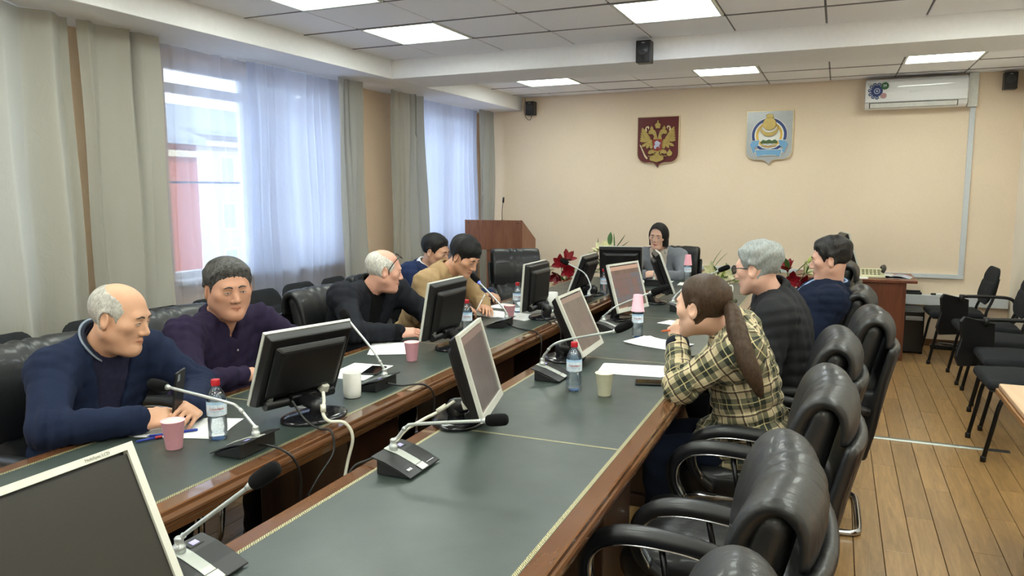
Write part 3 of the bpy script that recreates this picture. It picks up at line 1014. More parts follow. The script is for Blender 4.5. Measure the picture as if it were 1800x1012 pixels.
def speaker(loc, rz, lab, s=1.0):
    t = thing('wall_speaker', lab, 'speaker', loc, rz, 'small black speakers')
    part('cabinet', G().box(-.055, .055, -.05, .05, -.08, .08), M_BLKP, t, bevel=.006)
    F = Matrix.Translation((0, -.05, 0)) @ Matrix.Rotation(PI / 2, 4, 'X')
    part('woofer', G().lathe([(.040, -.001), (.041, .004), (.036, .005), (.015, .001), (.012, .004), (.004, .006)], 20, (0, .012, 0), F), plain('speaker cone', '#2a2b2e', .3), t)
    part('badge', G().box(-.012, .012, -.0515, -.0502, .058, .064), plain('badge silver', '#b9b9bd', .3, .6), t)
    part('port', G().lathe([(.008, -.001), (.010, .002), (.007, .002)], 12, (0, -.045, 0), F), M_BLKP, t)
    part('bracket', G().box(-.015, .015, .0502, .068, -.02, .03), M_BLKT, t)
    return t
sp = speaker((-3.44, 8.648, 2.57), 0, 'small black speaker on back wall beside the window bulkhead')
part('speaker_wire', G().tube(bez([(0, .02, -.081), (-.03, .045, -.13), (-.09, .06, -.10), (-.115, .066, 0.0), (-.10, .066, .13)], 24), .003, 6), M_BLKT, sp)
speaker((1.455, 8.648, 2.61), 0, 'small black speaker on back wall right of the air conditioner')
speaker((-1.362, 5.694, 2.605), 0, 'small black speaker mounted on the face of the ceiling beam')

# air conditioner
M_ACW = plain('glossy white plastic', '#e9eaec', .18, var=.01)
ac = thing('air_conditioner', 'white wall air conditioner with round blue sticker under the ceiling', 'air conditioner', (.655, 8.72, 2.385))
pr = [(-.001, .02), (-.10, .0), (-.165, .02), (-.195, .07), (-.205, .16), (-.195, .26), (-.15, .295), (-.001, .298)]
part('body', G().prism(pr, -.448, .448, 'yz'), M_ACW, ac, bevel=.014, segs=3)
part('louver', G().prism([(-.172, .018), (-.190, .055), (-.197, .057), (-.178, .013)], -.40, .36, 'yz'), plain('louver plastic', '#dcdcd8', .3), ac, bevel=.002)
part('louver_gap', G().prism([(-.17, .012), (-.188, .062), (-.1915, .062), (-.173, .011)], -.408, .368, 'yz'), plain('dark seam', '#3c3c3c', .6), ac)
part('front_groove', G().box(-.455, .45, -.207, -.2, .066, .069), plain('grey seam', '#a8a8a8', .5), ac)
part('silver_strip', G().prism([(-.16, .214), (.34, .224), (.28, .214), (.12, .208), (-.16, .206)], -.2075, -.199, 'xz'), plain('bright strip', '#f6f6f6', .1), ac)
M_STB = plain('sticker blue', '#16306e', .4); M_STW = plain('sticker white', '#e8ecf4', .4)
def disc(r, x, z, y, mat, nm, p, n=20, r0=0):
    Mx = Matrix.Translation((x, y, z)) @ Matrix.Rotation(PI / 2, 4, 'X')
    part(nm, G().lathe([(r, -.0006), (r, .0006)], n, M=Mx), mat, p)
st = part('sticker', G().lathe([(.053, -.0006), (.053, .0006)], 28, M=Matrix.Translation((-.345, -.2072, .175)) @ Matrix.Rotation(PI / 2, 4, 'X')), M_STB, ac)
for k in range(7):
    a = math.radians(75 + k * 33)
    disc(.0165, -.345 + .066 * math.cos(a), .175 + .066 * math.sin(a), -.2078, M_STB, 'sticker_petal', st, 14)
    disc(.009, -.345 + .066 * math.cos(a), .175 + .066 * math.sin(a), -.2092, plain('sticker grey blue', '#9fb0cc', .4), 'sticker_dot', st, 12)
disc(.027, -.345, .175, -.2086, M_STW, 'sticker_ring', st); disc(.0225, -.345, .175, -.2100, M_STB, 'sticker_core', st); disc(.011, -.345, .175, -.2114, plain('sticker grey blue', '#9fb0cc', .4), 'sticker_dot', st)
disc(.036, -.275, .222, -.2086, plain('sticker green', '#1d5a2c', .4), 'sticker_badge', st); disc(.028, -.284, .128, -.2086, plain('sticker pink', '#b0888a', .4), 'sticker_badge', st)
part('duct_cover', G().box(.462, .545, -.075, -.0005, .0, .322), plain('duct plastic', '#dfe0dc', .4), ac, bevel=.004)
def text(body, size, mat, parent, M, name='lettering', ext=.0004):
    cu = bpy.data.curves.new(name, 'FONT'); cu.body = body; cu.size = size; cu.extrude = ext; cu.align_x = 'CENTER'; cu.align_y = 'CENTER'
    tmp = bpy.data.objects.new('tmp', cu); COL.objects.link(tmp)
    dg = bpy.context.evaluated_depsgraph_get()
    me = bpy.data.meshes.new_from_object(tmp.evaluated_get(dg))
    bpy.data.objects.remove(tmp); me.name = name
    me.transform(M); me.materials.clear()
    return new(name, me, mat, parent)
FX = Matrix.Rotation(PI / 2, 4, 'X')
text('24', .032, M_STW, st, Matrix.Translation((-.277, -.2098, .224)) @ FX)
part('logo_mark', G().box(-.05, -.044, -.2072, -.2055, .152, .158).box(-.04, .015, -.2072, -.2055, .1545, .1558), plain('logo grey', '#808488', .4), ac)

# cable trunking frame on the back wall
tk = thing('wall_trunking', 'pale grey cable trunking running down and along the back wall', 'trunking', (0, 8.72, 0))
M_TRK = plain('trunking plastic', '#cfd4d8', .4, var=.02)
part('vertical_run', G().box(1.148, 1.195, -.03, -.0005, .742, 2.384), M_TRK, tk, bevel=.003)
part('horizontal_run', G().box(-1.46, 1.195, -.032, -.0005, .698, .7415), M_TRK, tk, bevel=.003)
tr = thing('cable_duct', 'low white cable duct along the back wall behind the visitor chair', 'trunking', (1.1, 8.72, .43))
part('duct_body', G().box(-.6, .48, -.10, -.0005, 0, .10), M_TRK, tr, bevel=.004)
e = thing('board_brush', 'black brush lying on the low cable duct by the desk', 'brush', (.76, 8.665, .5305))
part('handle', G().box(-.075, .075, -.025, .025, .0, .022), M_BLKP, e, bevel=.006); part('pad', G().box(-.07, .06, -.02, .02, .022, .04), M_CFAB, e, bevel=.006)
mk_ = thing('marker_pen', 'white marker with black cap lying on the low cable duct', 'marker', (.98, 8.66, .5405))
part('barrel', G().tube([(-.02, 0, 0), (.075, 0, 0)], .009, 10), plain('marker white', '#e8e8e8', .3), mk_); part('cap', G().tube([(-.065, 0, 0), (-.02, 0, 0)], .0098, 10), M_BLKP, mk_)
fs = thing('floor_cable_cover', 'narrow grey metal cable cover across the floor boards in the aisle', 'cable cover', (.6, 5.29, 0))
part('strip', G().prism([(-.022, .0005), (.022, .0005), (.015, .009), (-.015, .009)], -.75, .30, 'yz'), plain('aluminium', '#8f938e', .35, .8), fs)
part('strip_end', G().prism([(-.02, .0005), (.02, .0005), (.014, .008), (-.014, .008)], .3005, .44, 'yz'), M_BLKP, fs)
for x in (-.6, -.1, .2): part('screw', G().lathe([(.004, 0), (.003, .002)], 8, (x, 0, .009)), M_CHROME, fs)

pc = thing('computer_tower', 'black computer tower on the floor beside the brown desk', 'computer', (.74, 8.42, 0))
part('case', G().box(-.09, .09, -.2, .22, .012, .42), M_BLKP, pc, bevel=.006)
part('front_bezel', G().box(-.088, .088, -.212, -.2005, .02, .415), plain('bezel gloss', '#0a0a0b', .2), pc, bevel=.004)
part('drive_bay', G().box(-.075, .075, -.216, -.2125, .33, .37), plain('silver bay', '#9a9ca0', .3, .5), pc, bevel=.002)
for sx in (-.07, .07): part('foot', G().box(sx - .012, sx + .012, -.15, .18, .0005, .0115), M_BLKP, pc)
cbl = thing('cable_heap', 'tangle of grey and black cables on the floor by the back wall', 'cables', (1.15, 8.55, 0))
for k in range(5):
    rr = random.Random(k); pts = [(rr.uniform(-.22, .25), rr.uniform(-.10, .10), rr.uniform(.006, .07)) for _ in range(7)]
    part('cable', G().tube(bez(pts, 50), .0045, 6), plain('grey cable', '#8d8d88', .5) if k % 2 else M_BLKT, cbl)
part('power_strip', G().box(-.22, .2, -.03, .03, .0005, .04), M_BLKP, cbl, bevel=.006)

# ================================================================== EMBLEMS ON THE BACK WALL
M_RED = plain('deep red lacquer', '#5e1418', .4, var=.05)
M_EGOLD = plain('matt gold', '#b09a5c', .4, .55, var=.1, bump=.1)
M_EGOLD2 = plain('pale gold rim', '#d9c8a4', .35, .4)
def shield_poly(w, h, rnd=.1, tip=.06):
    a = w / 2
    P = [(-a, 0), (-a, -h + rnd)]
    for k in range(1, 6): t_ = k / 6 * PI / 2; P.append((-a + rnd * (1 - math.cos(t_)), -h + rnd - rnd * math.sin(t_)))
    P += [(-a + rnd, -h), (-.09, -h), (-.05, -h - .008), (-.02, -h - .03), (0, -h - tip), (.02, -h - .03), (.05, -h - .008), (.09, -h), (a - rnd, -h)]
    for k in range(5, 0, -1): t_ = k / 6 * PI / 2; P.append((a - rnd * (1 - math.cos(t_)), -h + rnd - rnd * math.sin(t_)))
    return P + [(a, -h + rnd), (a, 0)]
def emblem(lab, x, z, face):
    t = thing('wall_emblem', lab, 'emblem', (x, 8.72, z), 0)
    P = shield_poly(.486, .525)
    part('rim', G().prism(P, -.028, -.0005, 'xz'), M_EGOLD2, t, bevel=.004)
    part('field', G().prism([(u * .955, -.012 + v * .962) for u, v in P], -.034, -.0285, 'xz'), face, t, bevel=.002)
    return t
em = emblem('red shield emblem with a gold double-headed eagle', -1.907, 2.424, M_RED)
def relief(name, polys, y0, y1, mat, par, bevel=.004):
    g = G()
    for P in polys: g.prism(P, -y1, -y0, 'xz')
    return part(name, g, mat, par, bevel=bevel)
def circ(x, z, r, n=12, rz=None): return [(x + r * math.cos(2 * PI * k / n), z + (rz or r) * math.sin(2 * PI * k / n)) for k in range(n)]
# picture coordinates: emblem crop scale -> metres (centre x 527, top 130, 1 px = .000707)
def E_(pts, k=.000706): return [((x - 527) * k, -(y - 125) * k) for x, y in pts]
def mirror(P): return [(-u, v) for u, v in reversed(P)]
body = [E_([(527, 480), (455, 500), (440, 600), (455, 680), (500, 700), (480, 740), (400, 780), (405, 825), (440, 838), (480, 850), (512, 862), (545, 850), (590, 838), (628, 815), (625, 770), (560, 740), (550, 700), (600, 680), (615, 600), (600, 500)])]
relief('eagle_body', body, .0345, .05, M_EGOLD, em)
neckL = E_([(480, 500), (455, 490), (470, 440), (440, 410), (400, 415), (365, 400), (385, 385), (372, 372), (400, 345), (440, 330), (470, 340), (495, 370), (515, 440), (527, 490)])
relief('eagle_head', [neckL], .0345, .052, M_EGOLD, em); relief('eagle_head', [mirror(neckL)], .0345, .052, M_EGOLD, em)
for side in (1, -1):
    for k in range(9):
        a = k / 8
        tip = (265 - 30 * math.sin(a * PI * .62), 305 + 330 * a) if a < .7 else (235 + 190 * (a - .7) / .3, 590 + 55 * math.sin((a - .7) / .3 * PI / 2))
        root = (395 + 20 * a, 480 + 60 * a)
        dx, dz = tip[0] - root[0], tip[1] - root[1]; L = math.hypot(dx, dz); nx, nz = -dz / L, dx / L
        w = 24
        P = [(root[0] + nx * 16, root[1] + nz * 16), (root[0] + dx * .75 + nx * w, root[1] + dz * .75 + nz * w), (tip[0] + nx * 8, tip[1] + nz * 8), (tip[0] - nx * 8, tip[1] - nz * 8), (root[0] + dx * .75 - nx * w, root[1] + dz * .75 - nz * w), (root[0] - nx * 16, root[1] - nz * 16)]
        Q = E_(P)
        if side < 0: Q = mirror(Q)
        relief('wing_feather', [Q], .0345, .043 + .0012 * (k % 3), M_EGOLD, em, .003)
    sh = E_([(265, 310), (300, 350), (410, 490), (440, 500), (440, 570), (380, 560), (310, 440), (270, 360)])
    relief('wing_arm', [sh if side > 0 else mirror(sh)], .0345, .050, M_EGOLD, em)
    lg = E_([(440, 650), (390, 670), (370, 715), (410, 730), (455, 715), (470, 735), (430, 755), (380, 750), (370, 765), (440, 770), (490, 730), (480, 690)])
    relief('eagle_leg', [lg if side > 0 else mirror(lg)], .0345, .048, M_EGOLD, em)
    rb = E_([(320, 330), (335, 290), (370, 278), (388, 300), (375, 340), (360, 300), (340, 310), (350, 360), (335, 370)])
    relief('ribbon', [rb if side > 0 else mirror(rb)], .0345, .042, M_EGOLD2, em, .002)
    cr = E_([(405, 340), (398, 310), (415, 300), (420, 285), (427, 275), (434, 285), (440, 300), (458, 310), (450, 340)])
    relief('small_crown', [cr if side > 0 else mirror(cr)], .0345, .05, M_EGOLD, em, .003)
relief('great_crown', [E_([(495, 322), (480, 265), (500, 238), (518, 230), (516, 205), (527, 192), (540, 205), (536, 230), (555, 238), (572, 262), (560, 322)])], .0345, .055, M_EGOLD, em)
relief('sceptre', [E_([(232, 570), (250, 580), (330, 740), (370, 790), (355, 808), (318, 770)])], .0345, .043, M_EGOLD2, em, .002)
relief('orb', [circ(*E_([(722, 722)])[0], .032)], .0345, .05, M_EGOLD, em); relief('orb_cross', [E_([(712, 690), (708, 665), (722, 650), (737, 665), (732, 690)])], .0345, .05, M_EGOLD, em, .002)
relief('breast_shield', [E_([(452, 495), (602, 495), (602, 655), (575, 668), (527, 682), (480, 668), (452, 655)])], .0505, .056, plain('shield red', '#8e2a22', .4), em, .002)
M_HORSE = plain('horseman silver', '#b9bdd6', .35, .2)
relief('horseman', [E_([(480, 640), (470, 600), (490, 580), (480, 545), (510, 515), (540, 520), (560, 545), (580, 540), (575, 575), (560, 590), (570, 640), (545, 610), (520, 615), (505, 650)])], .0565, .0605, M_HORSE, em, .002)

M_SILV = plain('silver field', '#a9adb0', .35, .35, var=.05)
bu = emblem('silver shield emblem with gold sun symbol, blue ring and light blue ribbon', -.706, 2.436, M_SILV)
def B_(pts): return [((x - 1371) * .001156, -(y - 70) * .001156) for x, y in pts]   # from the wider crop
M_BLU = plain('emblem blue', '#1f3a78', .4); M_YEL = plain('emblem yellow', '#d9b14a', .4); M_WHT = plain('emblem white', '#e6e6e2', .4); M_LBL = plain('emblem light blue', '#6ea2cc', .4); M_GRN = plain('emblem green', '#3c5a2a', .4)
cz = -.262
relief('white_disc', [circ(0, cz, .186, 40)], .0345, .040, M_WHT, bu, .002)
def ring(r0, r1, y0, y1, mat, nm):
    g = G(); n = 40
    for k in range(n):
        a, b = 2 * PI * k / n, 2 * PI * (k + 1) / n
        g.prism([(r0 * math.cos(a), cz + r0 * math.sin(a)), (r1 * math.cos(a), cz + r1 * math.sin(a)), (r1 * math.cos(b), cz + r1 * math.sin(b)), (r0 * math.cos(b), cz + r0 * math.sin(b))], -y1, -y0, 'xz')
    return part(nm, g, mat, bu)
ring(.150, .178, .0345, .045, M_BLU, 'blue_ring'); ring(.136, .150, .0345, .044, M_WHT, 'white_ring'); ring(.112, .136, .0345, .0445, M_YEL, 'yellow_ring')
relief('gold_sun', [circ(0, -.145, .068, 30)], .0455, .058, M_EGOLD, bu)
mo = [(.092 * math.cos(a), -.185 + .092 * math.sin(a)) for a in np.linspace(PI * .93, PI * 2.07, 22)] + [(.085 * math.cos(a), -.165 + .07 * math.sin(a)) for a in np.linspace(PI * 2.05, PI * .95, 22)]
relief('gold_moon', [mo], .0455, .062, M_EGOLD, bu, .003)
relief('gold_flame', [[(-.035, -.075), (-.04, -.045), (-.028, -.052), (-.018, -.035), (-.006, -.05), (.002, -.032), (.014, -.05), (.026, -.036), (.034, -.05), (.038, -.075), (.02, -.09), (-.02, -.09)]], .0345, .055, M_EGOLD, bu, .003)
relief('green_hills', [[(-.088, -.335), (-.06, -.31), (-.03, -.322), (0, -.308), (.03, -.322), (.06, -.308), (.088, -.33), (.085, -.352), (-.085, -.352)]], .0405, .046, M_GRN, bu, .002)
for k in range(3):
    z = -.362 - k * .018
    wv_ = [(-.08 + i * .0107, z + .005 * math.sin(i * 1.3 + k)) for i in range(16)]
    relief('wave', [wv_ + [(u, v - .006) for u, v in reversed(wv_)]], .0405, .045, M_BLU if k == 1 else M_LBL, bu, .001)
rbn = [(-.135, -.42), (.135, -.42), (.115, -.49), (.06, -.472), (-.06, -.472), (-.115, -.49)]
relief('ribbon_edge', [[(u * 1.07, v - .002 + (.007 if v > -.45 else -.006)) for u, v in rbn]], .0455, .052, M_WHT, bu, .002)
relief('ribbon', [rbn], .0525, .057, M_LBL, bu, .002)
for sx in (1, -1):
    P = [(.10, -.315), (.17, -.325), (.195, -.36), (.175, -.40), (.155, -.46), (.135, -.43), (.15, -.395), (.11, -.375)]
    P = P if sx > 0 else mirror(P)
    cx_ = sum(u for u, v in P) / 8; cy_ = sum(v for u, v in P) / 8
    relief('ribbon_end_edge', [[(cx_ + (u - cx_) * 1.14, cy_ + (v - cy_) * 1.1) for u, v in P]], .0455, .050, M_WHT, bu, .002)
    relief('ribbon_end', [P], .0505, .055, M_LBL, bu, .002)
# ================================================================== MONITORS
TT = TZ + .0015
M_BEZ = plain('silver monitor bezel', '#cfcfc6', .32, .15, var=.02)
M_MBLK = plain('monitor black', '#101012', .38, var=.08, bump=.04, bscale=600)
M_MBASE = plain('monitor base gloss', '#16161a', .16, var=.05)
def screen_off():
    t = NT('dark lcd').set(.32, 0, 0, .5)
    t.base(t.ramp(t.noise(t.coords(), 500, 1), [(.3, srgb('#1d1b18')), (.7, srgb('#22201b'))]))
    return t.m
def screen_on(name, bar, body, cells=None, e=.55):
    """lit desktop picture: pale bar on top, body colour, optional grid of call thumbnails"""
    t = NT(name).set(.25, 0, 0, .5)
    sp = t.n('ShaderNodeSeparateXYZ'); t.l(t.coords(), sp.inputs[0])
    x, z = sp.outputs[0], sp.outputs[2]
    n = t.noise(t.coords(scale=(1, 1, .6)), 12, 3)
    b = srgb(body)
    col = t.ramp(n, [(.3, tuple(c * .75 for c in b)), (.7, tuple(c * 1.2 for c in b))])
    if cells:
        bt = t.n('ShaderNodeTexBrick'); bt.offset = 0
        bt.inputs['Scale'].default_value = 1; bt.inputs['Brick Width'].default_value = .062; bt.inputs['Row Height'].default_value = .052
        bt.inputs['Mortar Size'].default_value = .003
        bt.inputs['Color1'].default_value = (*srgb('#8f5f55'), 1); bt.inputs['Color2'].default_value = (*srgb('#6d6a78'), 1); bt.inputs['Mortar'].default_value = (*srgb('#7c5f50'), 1)
        cb = t.n('ShaderNodeCombineXYZ'); t.l(t.math('ADD', x, .0), cb.inputs[0]); t.l(z, cb.inputs[1]); t.l(cb.outputs[0], bt.inputs['Vector'])
        sub = t.noise(t.coords(), 45, 2)
        cc = t.mix(t.math('MULTIPLY', sub, .6), bt.outputs['Color'], srgb('#6a6660'))
        inside = t.math('MULTIPLY', t.math('GREATER_THAN', z, -.09), t.math('LESS_THAN', z, .085))
        col = t.mix(inside, col, cc)
    top = t.math('GREATER_THAN', z, .112)
    col = t.mix(top, col, srgb(bar))
    bot = t.math('MULTIPLY', t.math('LESS_THAN', z, -.125), t.math('GREATER_THAN', x, .06))
    col = t.mix(bot, col, srgb(bar))
    t.base((.02, .02, .02))
    t.l(col, t.b.inputs['Emission Color']); t.b.inputs['Emission Strength'].default_value = e
    return t.m
M_OFF = screen_off()
M_ON1 = screen_on('screen brown desktop', '#a98d80', '#75665e', None, .40)
M_ON2 = screen_on('screen tan desktop', '#b79a8a', '#85766a', None, .46)
M_ON3 = screen_on('screen call grid', '#d6ab90', '#7b5f50', True, .62)
W_, H_ = .372, .312
def mon_meshes():
    R = {}
    g = G(); ow, oh = .171, .137; zo = .006
    g.box(-W_ / 2, -ow, -.014, 0, -H_ / 2, H_ / 2).box(ow, W_ / 2, -.014, 0, -H_ / 2, H_ / 2)
    g.box(-ow, ow, -.014, 0, oh + zo, H_ / 2).box(-ow, ow, -.014, 0, -H_ / 2, -oh + zo)
    R['bezel'] = g.mesh('bezel'); R['bezel'].materials.append(M_BEZ)
    R['screen'] = G().box(-ow + .0003, ow - .0003, -.010, -.005, -oh, oh).mesh('screen')
    a, b = W_ / 2, H_ / 2
    def frus(g, a0, b0, y0, a1, b1, y1, dz=0):
        V = [(-a0, y0, -b0), (a0, y0, -b0), (a0, y0, b0), (-a0, y0, b0), (-a1, y1, -b1 + dz), (a1, y1, -b1 + dz), (a1, y1, b1 + dz), (-a1, y1, b1 + dz)]
        return g.add(V, [(0, 1, 2, 3), (7, 6, 5, 4), (0, 4, 5, 1), (1, 5, 6, 2), (2, 6, 7, 3), (3, 7, 4, 0)])
    R['rear_shell'] = frus(G(), a, b, -.0145, a - .012, b - .012, -.046).mesh('rear_shell', .006, 2)
    R['rear_hump'] = frus(G(), .160, .120, -.0465, .132, .092, -.074, .010).mesh('rear_hump', .012, 3)
    R['port_bar'] = G().tube([(-.15, -.055, -.135), (.15, -.055, -.135)], .019, 12).mesh('port_bar')
    R['hinge'] = G().box(-.055, .055, -.085, -.055, -.15, -.10).mesh('hinge', .006, 2)
    for k in ('rear_shell', 'rear_hump', 'port_bar', 'hinge'): R[k].materials.append(M_MBLK)
    R['port'] = G().box(-.14, -.125, -.063, -.047, -.118, -.1).mesh('port'); R['port'].materials.append(plain('port metal', '#a8a8a0', .3, .7))
    R['plug'] = G().box(.075, .105, -.085, -.05, -.115, -.082).mesh('vga_plug', .004, 2); R['plug'].materials.append(plain('plug cream', '#d8d6c8', .45))
    g = G(); prof = [(1, 0), (1.0, .008), (.97, .013), (.8, .017), (.3, .02), (.02, .021)]
    V = []; n = 40
    for r, z in prof:
        for k in range(n): V.append((.132 * r * math.cos(2 * PI * k / n), .10 * r * math.sin(2 * PI * k / n), z))
    g.add(V, [(i * n + k, i * n + (k + 1) % n, (i + 1) * n + (k + 1) % n, (i + 1) * n + k) for i in range(len(prof) - 1) for k in range(n)] + [tuple(reversed(range(n)))], True)
    R['base'] = g.mesh('base'); R['base'].materials.append(M_MBASE)
    return R
MM = mon_meshes()
def monitor(c, phi, tilt, lab, scr, nm=False, plug=False):
    f = Vector((math.cos(phi), math.sin(phi)))
    bx, by = c[0] - f.x * .085, c[1] - f.y * .085
    t = thing('monitor', lab, 'monitor', (bx, by, TT), phi - PI / 2, 'conference monitors')
    zc = c[2] - TT; R = Euler_x(tilt)
    L = (0, .085, zc)
    for k in ('bezel', 'rear_shell'):
        o = new(k, MM[k], None, t, L, R)
        if k == 'bezel':
            sm = MM['screen'].copy(); sm.materials.clear(); sm.materials.append(scr)
            new('screen', sm, None, t, L, R)
            if nm:
                text('MultiSync LCD', .008, plain('print grey', '#a9a99f', .5), o, Matrix.Translation((-.112, .0006, .1495)) @ Matrix.Rotation(PI, 4, 'Z') @ FX)
        else:
            new('rear_hump', MM['rear_hump'], None, o); new('port_bar', MM['port_bar'], None, o); new('port', MM['port'], None, o)
            if plug: new('vga_plug', MM['plug'], None, o)
    new('hinge', MM['hinge'], None, t, L, R)
    new('base', MM['base'], None, t)
    h = Matrix.Translation(L) @ Matrix.Rotation(tilt, 4, 'X') @ Vector((0, -.07, -.125))
    nk = [(0, -.01, .012), (0, -.025, .05), (0, (h.y - .025) / 2 - .012, .05 + (h.z - .05) * .5), (h.x, h.y, h.z)]
    part('neck', G().tube(bez(nk, 12), [.030] * 13 if len(bez(nk, 12)) == 13 else .03, 12, flat=.8), M_MBLK, t)
    return t
def Euler_x(a): return (a, 0, 0)
MON = [
    ((-1.838, 2.255, .966), 2.843, .427, 'black-backed monitor in front of the man in the purple polo', M_OFF, False, True),
    ((-1.938, 3.557, .975), 3.119, .188, 'black-backed monitor in front of the man with glasses on head', M_OFF, False, False),
    ((-1.837, 4.640, .973), 3.130, .079, 'black-backed monitor before the empty chair by the lectern', M_OFF, False, False),
    ((-1.872, 5.806, .945), 3.126, .365, 'black-backed monitor tilted far back, beside the red flowers', M_OFF, False, False),
    ((-1.709, 6.416, .968), 1.754, .30, 'monitor with its black back to the camera left of the woman in grey', M_OFF, False, False),
    ((-1.118, .782, 1.0), -.009, .425, 'large dark-screened silver monitor cut off at the bottom left corner', M_OFF, True, False),
    ((-1.152, 2.422, .966), .243, .279, 'silver monitor with brownish screen seen at a steep angle near photo centre', M_ON1, False, True),
    ((-1.135, 3.532, .958), .027, .431, 'silver monitor with plain tan screen behind the first water bottle on the right', M_ON2, False, False),
    ((-1.207, 4.735, .985), -.291, .288, 'silver monitor showing a grid of video call thumbnails', M_ON3, False, False),
    ((-1.150, 5.600, 1.0), .31, .36, 'edge-on monitor in front of the woman in the grey blazer', M_OFF, False, False),
]
for m in MON: monitor(*m)

# ================================================================== CONFERENCE MICROPHONES
M_MICB = plain('microphone unit black', '#17181a', .42, var=.08)
M_MICS = plain('microphone silver', '#b4b8b2', .35, .35, var=.03)
M_NECK = plain('gooseneck pale metal', '#b9bdbb', .28, .5, var=.02)
M_FOAM = fabric('foam windscreen', '#0c0c0d', .98, 900, .6, .2, .1)
M_DISP = plain('small lit display', '#8f8ac0', .3, emit=.55)
M_LBLUE = plain('blue light ring', '#5a66ff', .3, emit=2.0)
def mic_meshes():
    R = {}
    R['body'] = G().prism([(-.05, .0005), (.050, .0005), (.062, .006), (.055, .010), (-.05, .046)], -.082, .082, 'yz').mesh('base_body', .003, 2); R['body'].materials.append(M_MICB)
    top = [(-.066, .050), (-.02, .040), (.03, .022), (.070, .004), (.070, .0075), (.03, .0265), (-.02, .045), (-.066, .055)]
    R['top'] = G().prism(top, -.088, .088, 'yz').mesh('top_plate', .0022, 2); R['top'].materials.append(M_MICB)
    st = [(-.0665, .0552), (-.02, .0452), (.03, .0267), (.045, .0200), (.045, .0218), (.03, .0287), (-.02, .0474), (-.0665, .0575)]
    R['strip'] = G().prism(st, -.017, .017, 'yz').mesh('silver_strip', .001, 1); R['strip'].materials.append(M_MICS)
    bt = [(.047, .0192), (.069, .0083), (.0715, .0112), (.048, .0224)]
    R['button'] = G().prism(bt, -.018, .018, 'yz').mesh('talk_button', .0012, 1); R['button'].materials.append(M_MICS)
    fr = [(-.056, .0532), (-.034, .0484), (-.034, .0494), (-.056, .0542)]
    R['frame'] = G().prism(fr, -.062, -.024, 'yz').mesh('display_frame'); R['frame'].materials.append(M_BLKP)
    dp = [(-.052, .0538), (-.038, .0507), (-.038, .0512), (-.052, .0543)]
    R['display'] = G().prism(dp, -.054, -.034, 'yz').mesh('display'); R['display'].materials.append(M_DISP)
    R['socket'] = G().lathe([(.0135, -.004), (.0135, .014), (.010, .016), (.010, .028), (.0105, .03), (.007, .034)], 16).mesh('neck_socket'); R['socket'].materials.append(M_NECK)
    return R
MI_ = mic_meshes()
def mic(c, rz, neck, lab, ring=False, logo=False, slim=False):
    t = thing('conference_microphone', lab, 'microphone', (c[0], c[1], TT), rz, 'gooseneck conference microphones')
    new('base_body', MI_['body'], None, t); tp = new('top_plate', MI_['top'], None, t)
    new('silver_strip', MI_['strip'], None, t); new('talk_button', MI_['button'], None, t)
    d = new('display_frame', MI_['frame'], None, t); new('display', MI_['display'], None, d)
    new('neck_socket', MI_['socket'], None, t, (0, -.042, .052))
    if logo:
        sl = math.atan2(-.018, .05)
        text('BKR', .013, M_STW, tp, Matrix.Translation((.055, .048, .0205)) @ Matrix.Rotation(PI, 4, 'Z') @ Matrix.Rotation(-sl + .02, 4, 'X'))
        part('print_line', G().box(-.07, -.03, .056, .058, .0155, .0166), M_STW, tp)
    Mi = (Matrix.Translation((c[0], c[1], TT)) @ Matrix.Rotation(rz, 4, 'Z')).inverted()
    P = [Vector((0, -.042, .08))] + [Mi @ Vector(p) for p in neck]
    cur = bez(P[:-1], 36)
    gn = part('gooseneck', G().tube(cur, [.0062 if i < 6 else .0052 for i in range(len(cur))], 10), M_NECK, t)
    k = int(len(cur) * .45)
    part('neck_collar', G().tube([cur[k - 1], cur[k], cur[k + 1]], [.0066, .0072, .0066], 10), M_NECK, gn)
    a, b = P[-2], P[-1]; dd = (b - a).normalized()
    part('head_cone', G().tube([a - dd * .012, a + dd * .006], [.0055, .0105], 12), M_LBLUE if ring else M_NECK, t)
    L = (b - a).length; s_ = .6 if slim else 1
    part('windscreen', G().tube([a + dd * x * L for x in (.03, .06, .14, .3, .5, .7, .88, .97, 1.0)], [r * s_ for r in (.006, .0125, .0165, .0185, .019, .019, .0175, .012, .004)], 16), M_FOAM, t)
    return t
HP = PI / 2
mic((-1.174, 1.915), -HP, [(-1.206, 1.926, .85), (-1.180, 1.935, .883), (-1.145, 1.945, .893), (-.941, 1.99, .915), (-.87, 2.005, .923)], 'conference microphone with bent neck in the middle foreground, white logo on base', logo=True)
mic((-1.255, 1.165), -HP, [(-1.292, 1.17, .846), (-1.265, 1.175, .868), (-1.139, 1.22, .968), (-1.08, 1.245, 1.013)], 'conference microphone leaning up beside the dark monitor at bottom left')
mic((-1.150, 3.135), -HP, [(-1.175, 3.135, .872), (-1.108, 3.14, .928), (-.869, 3.17, .987), (-.791, 3.18, 1.028)], 'conference microphone left of the bottle and white cup, neck crossing tan screen')
mic((-1.222, 4.36), -HP, [(-1.240, 4.36, .865), (-1.173, 4.37, .915), (-.997, 4.42, .993), (-.886, 4.45, 1.032)], 'conference microphone whose neck crosses the video call screen')
mic((-1.738, 1.853), HP, [(-1.708, 1.853, .853), (-1.767, 1.855, .9), (-1.822, 1.855, .913), (-2.066, 1.85, .939), (-2.153, 1.85, .945)], 'conference microphone pointing at the man in the navy jacket')
mic((-1.785, 2.69), HP, [(-1.752, 2.687, .86), (-1.80, 2.69, .923), (-1.924, 2.695, 1.045), (-1.962, 2.70, 1.084)], 'conference microphone with steep neck behind the large black-backed monitor')
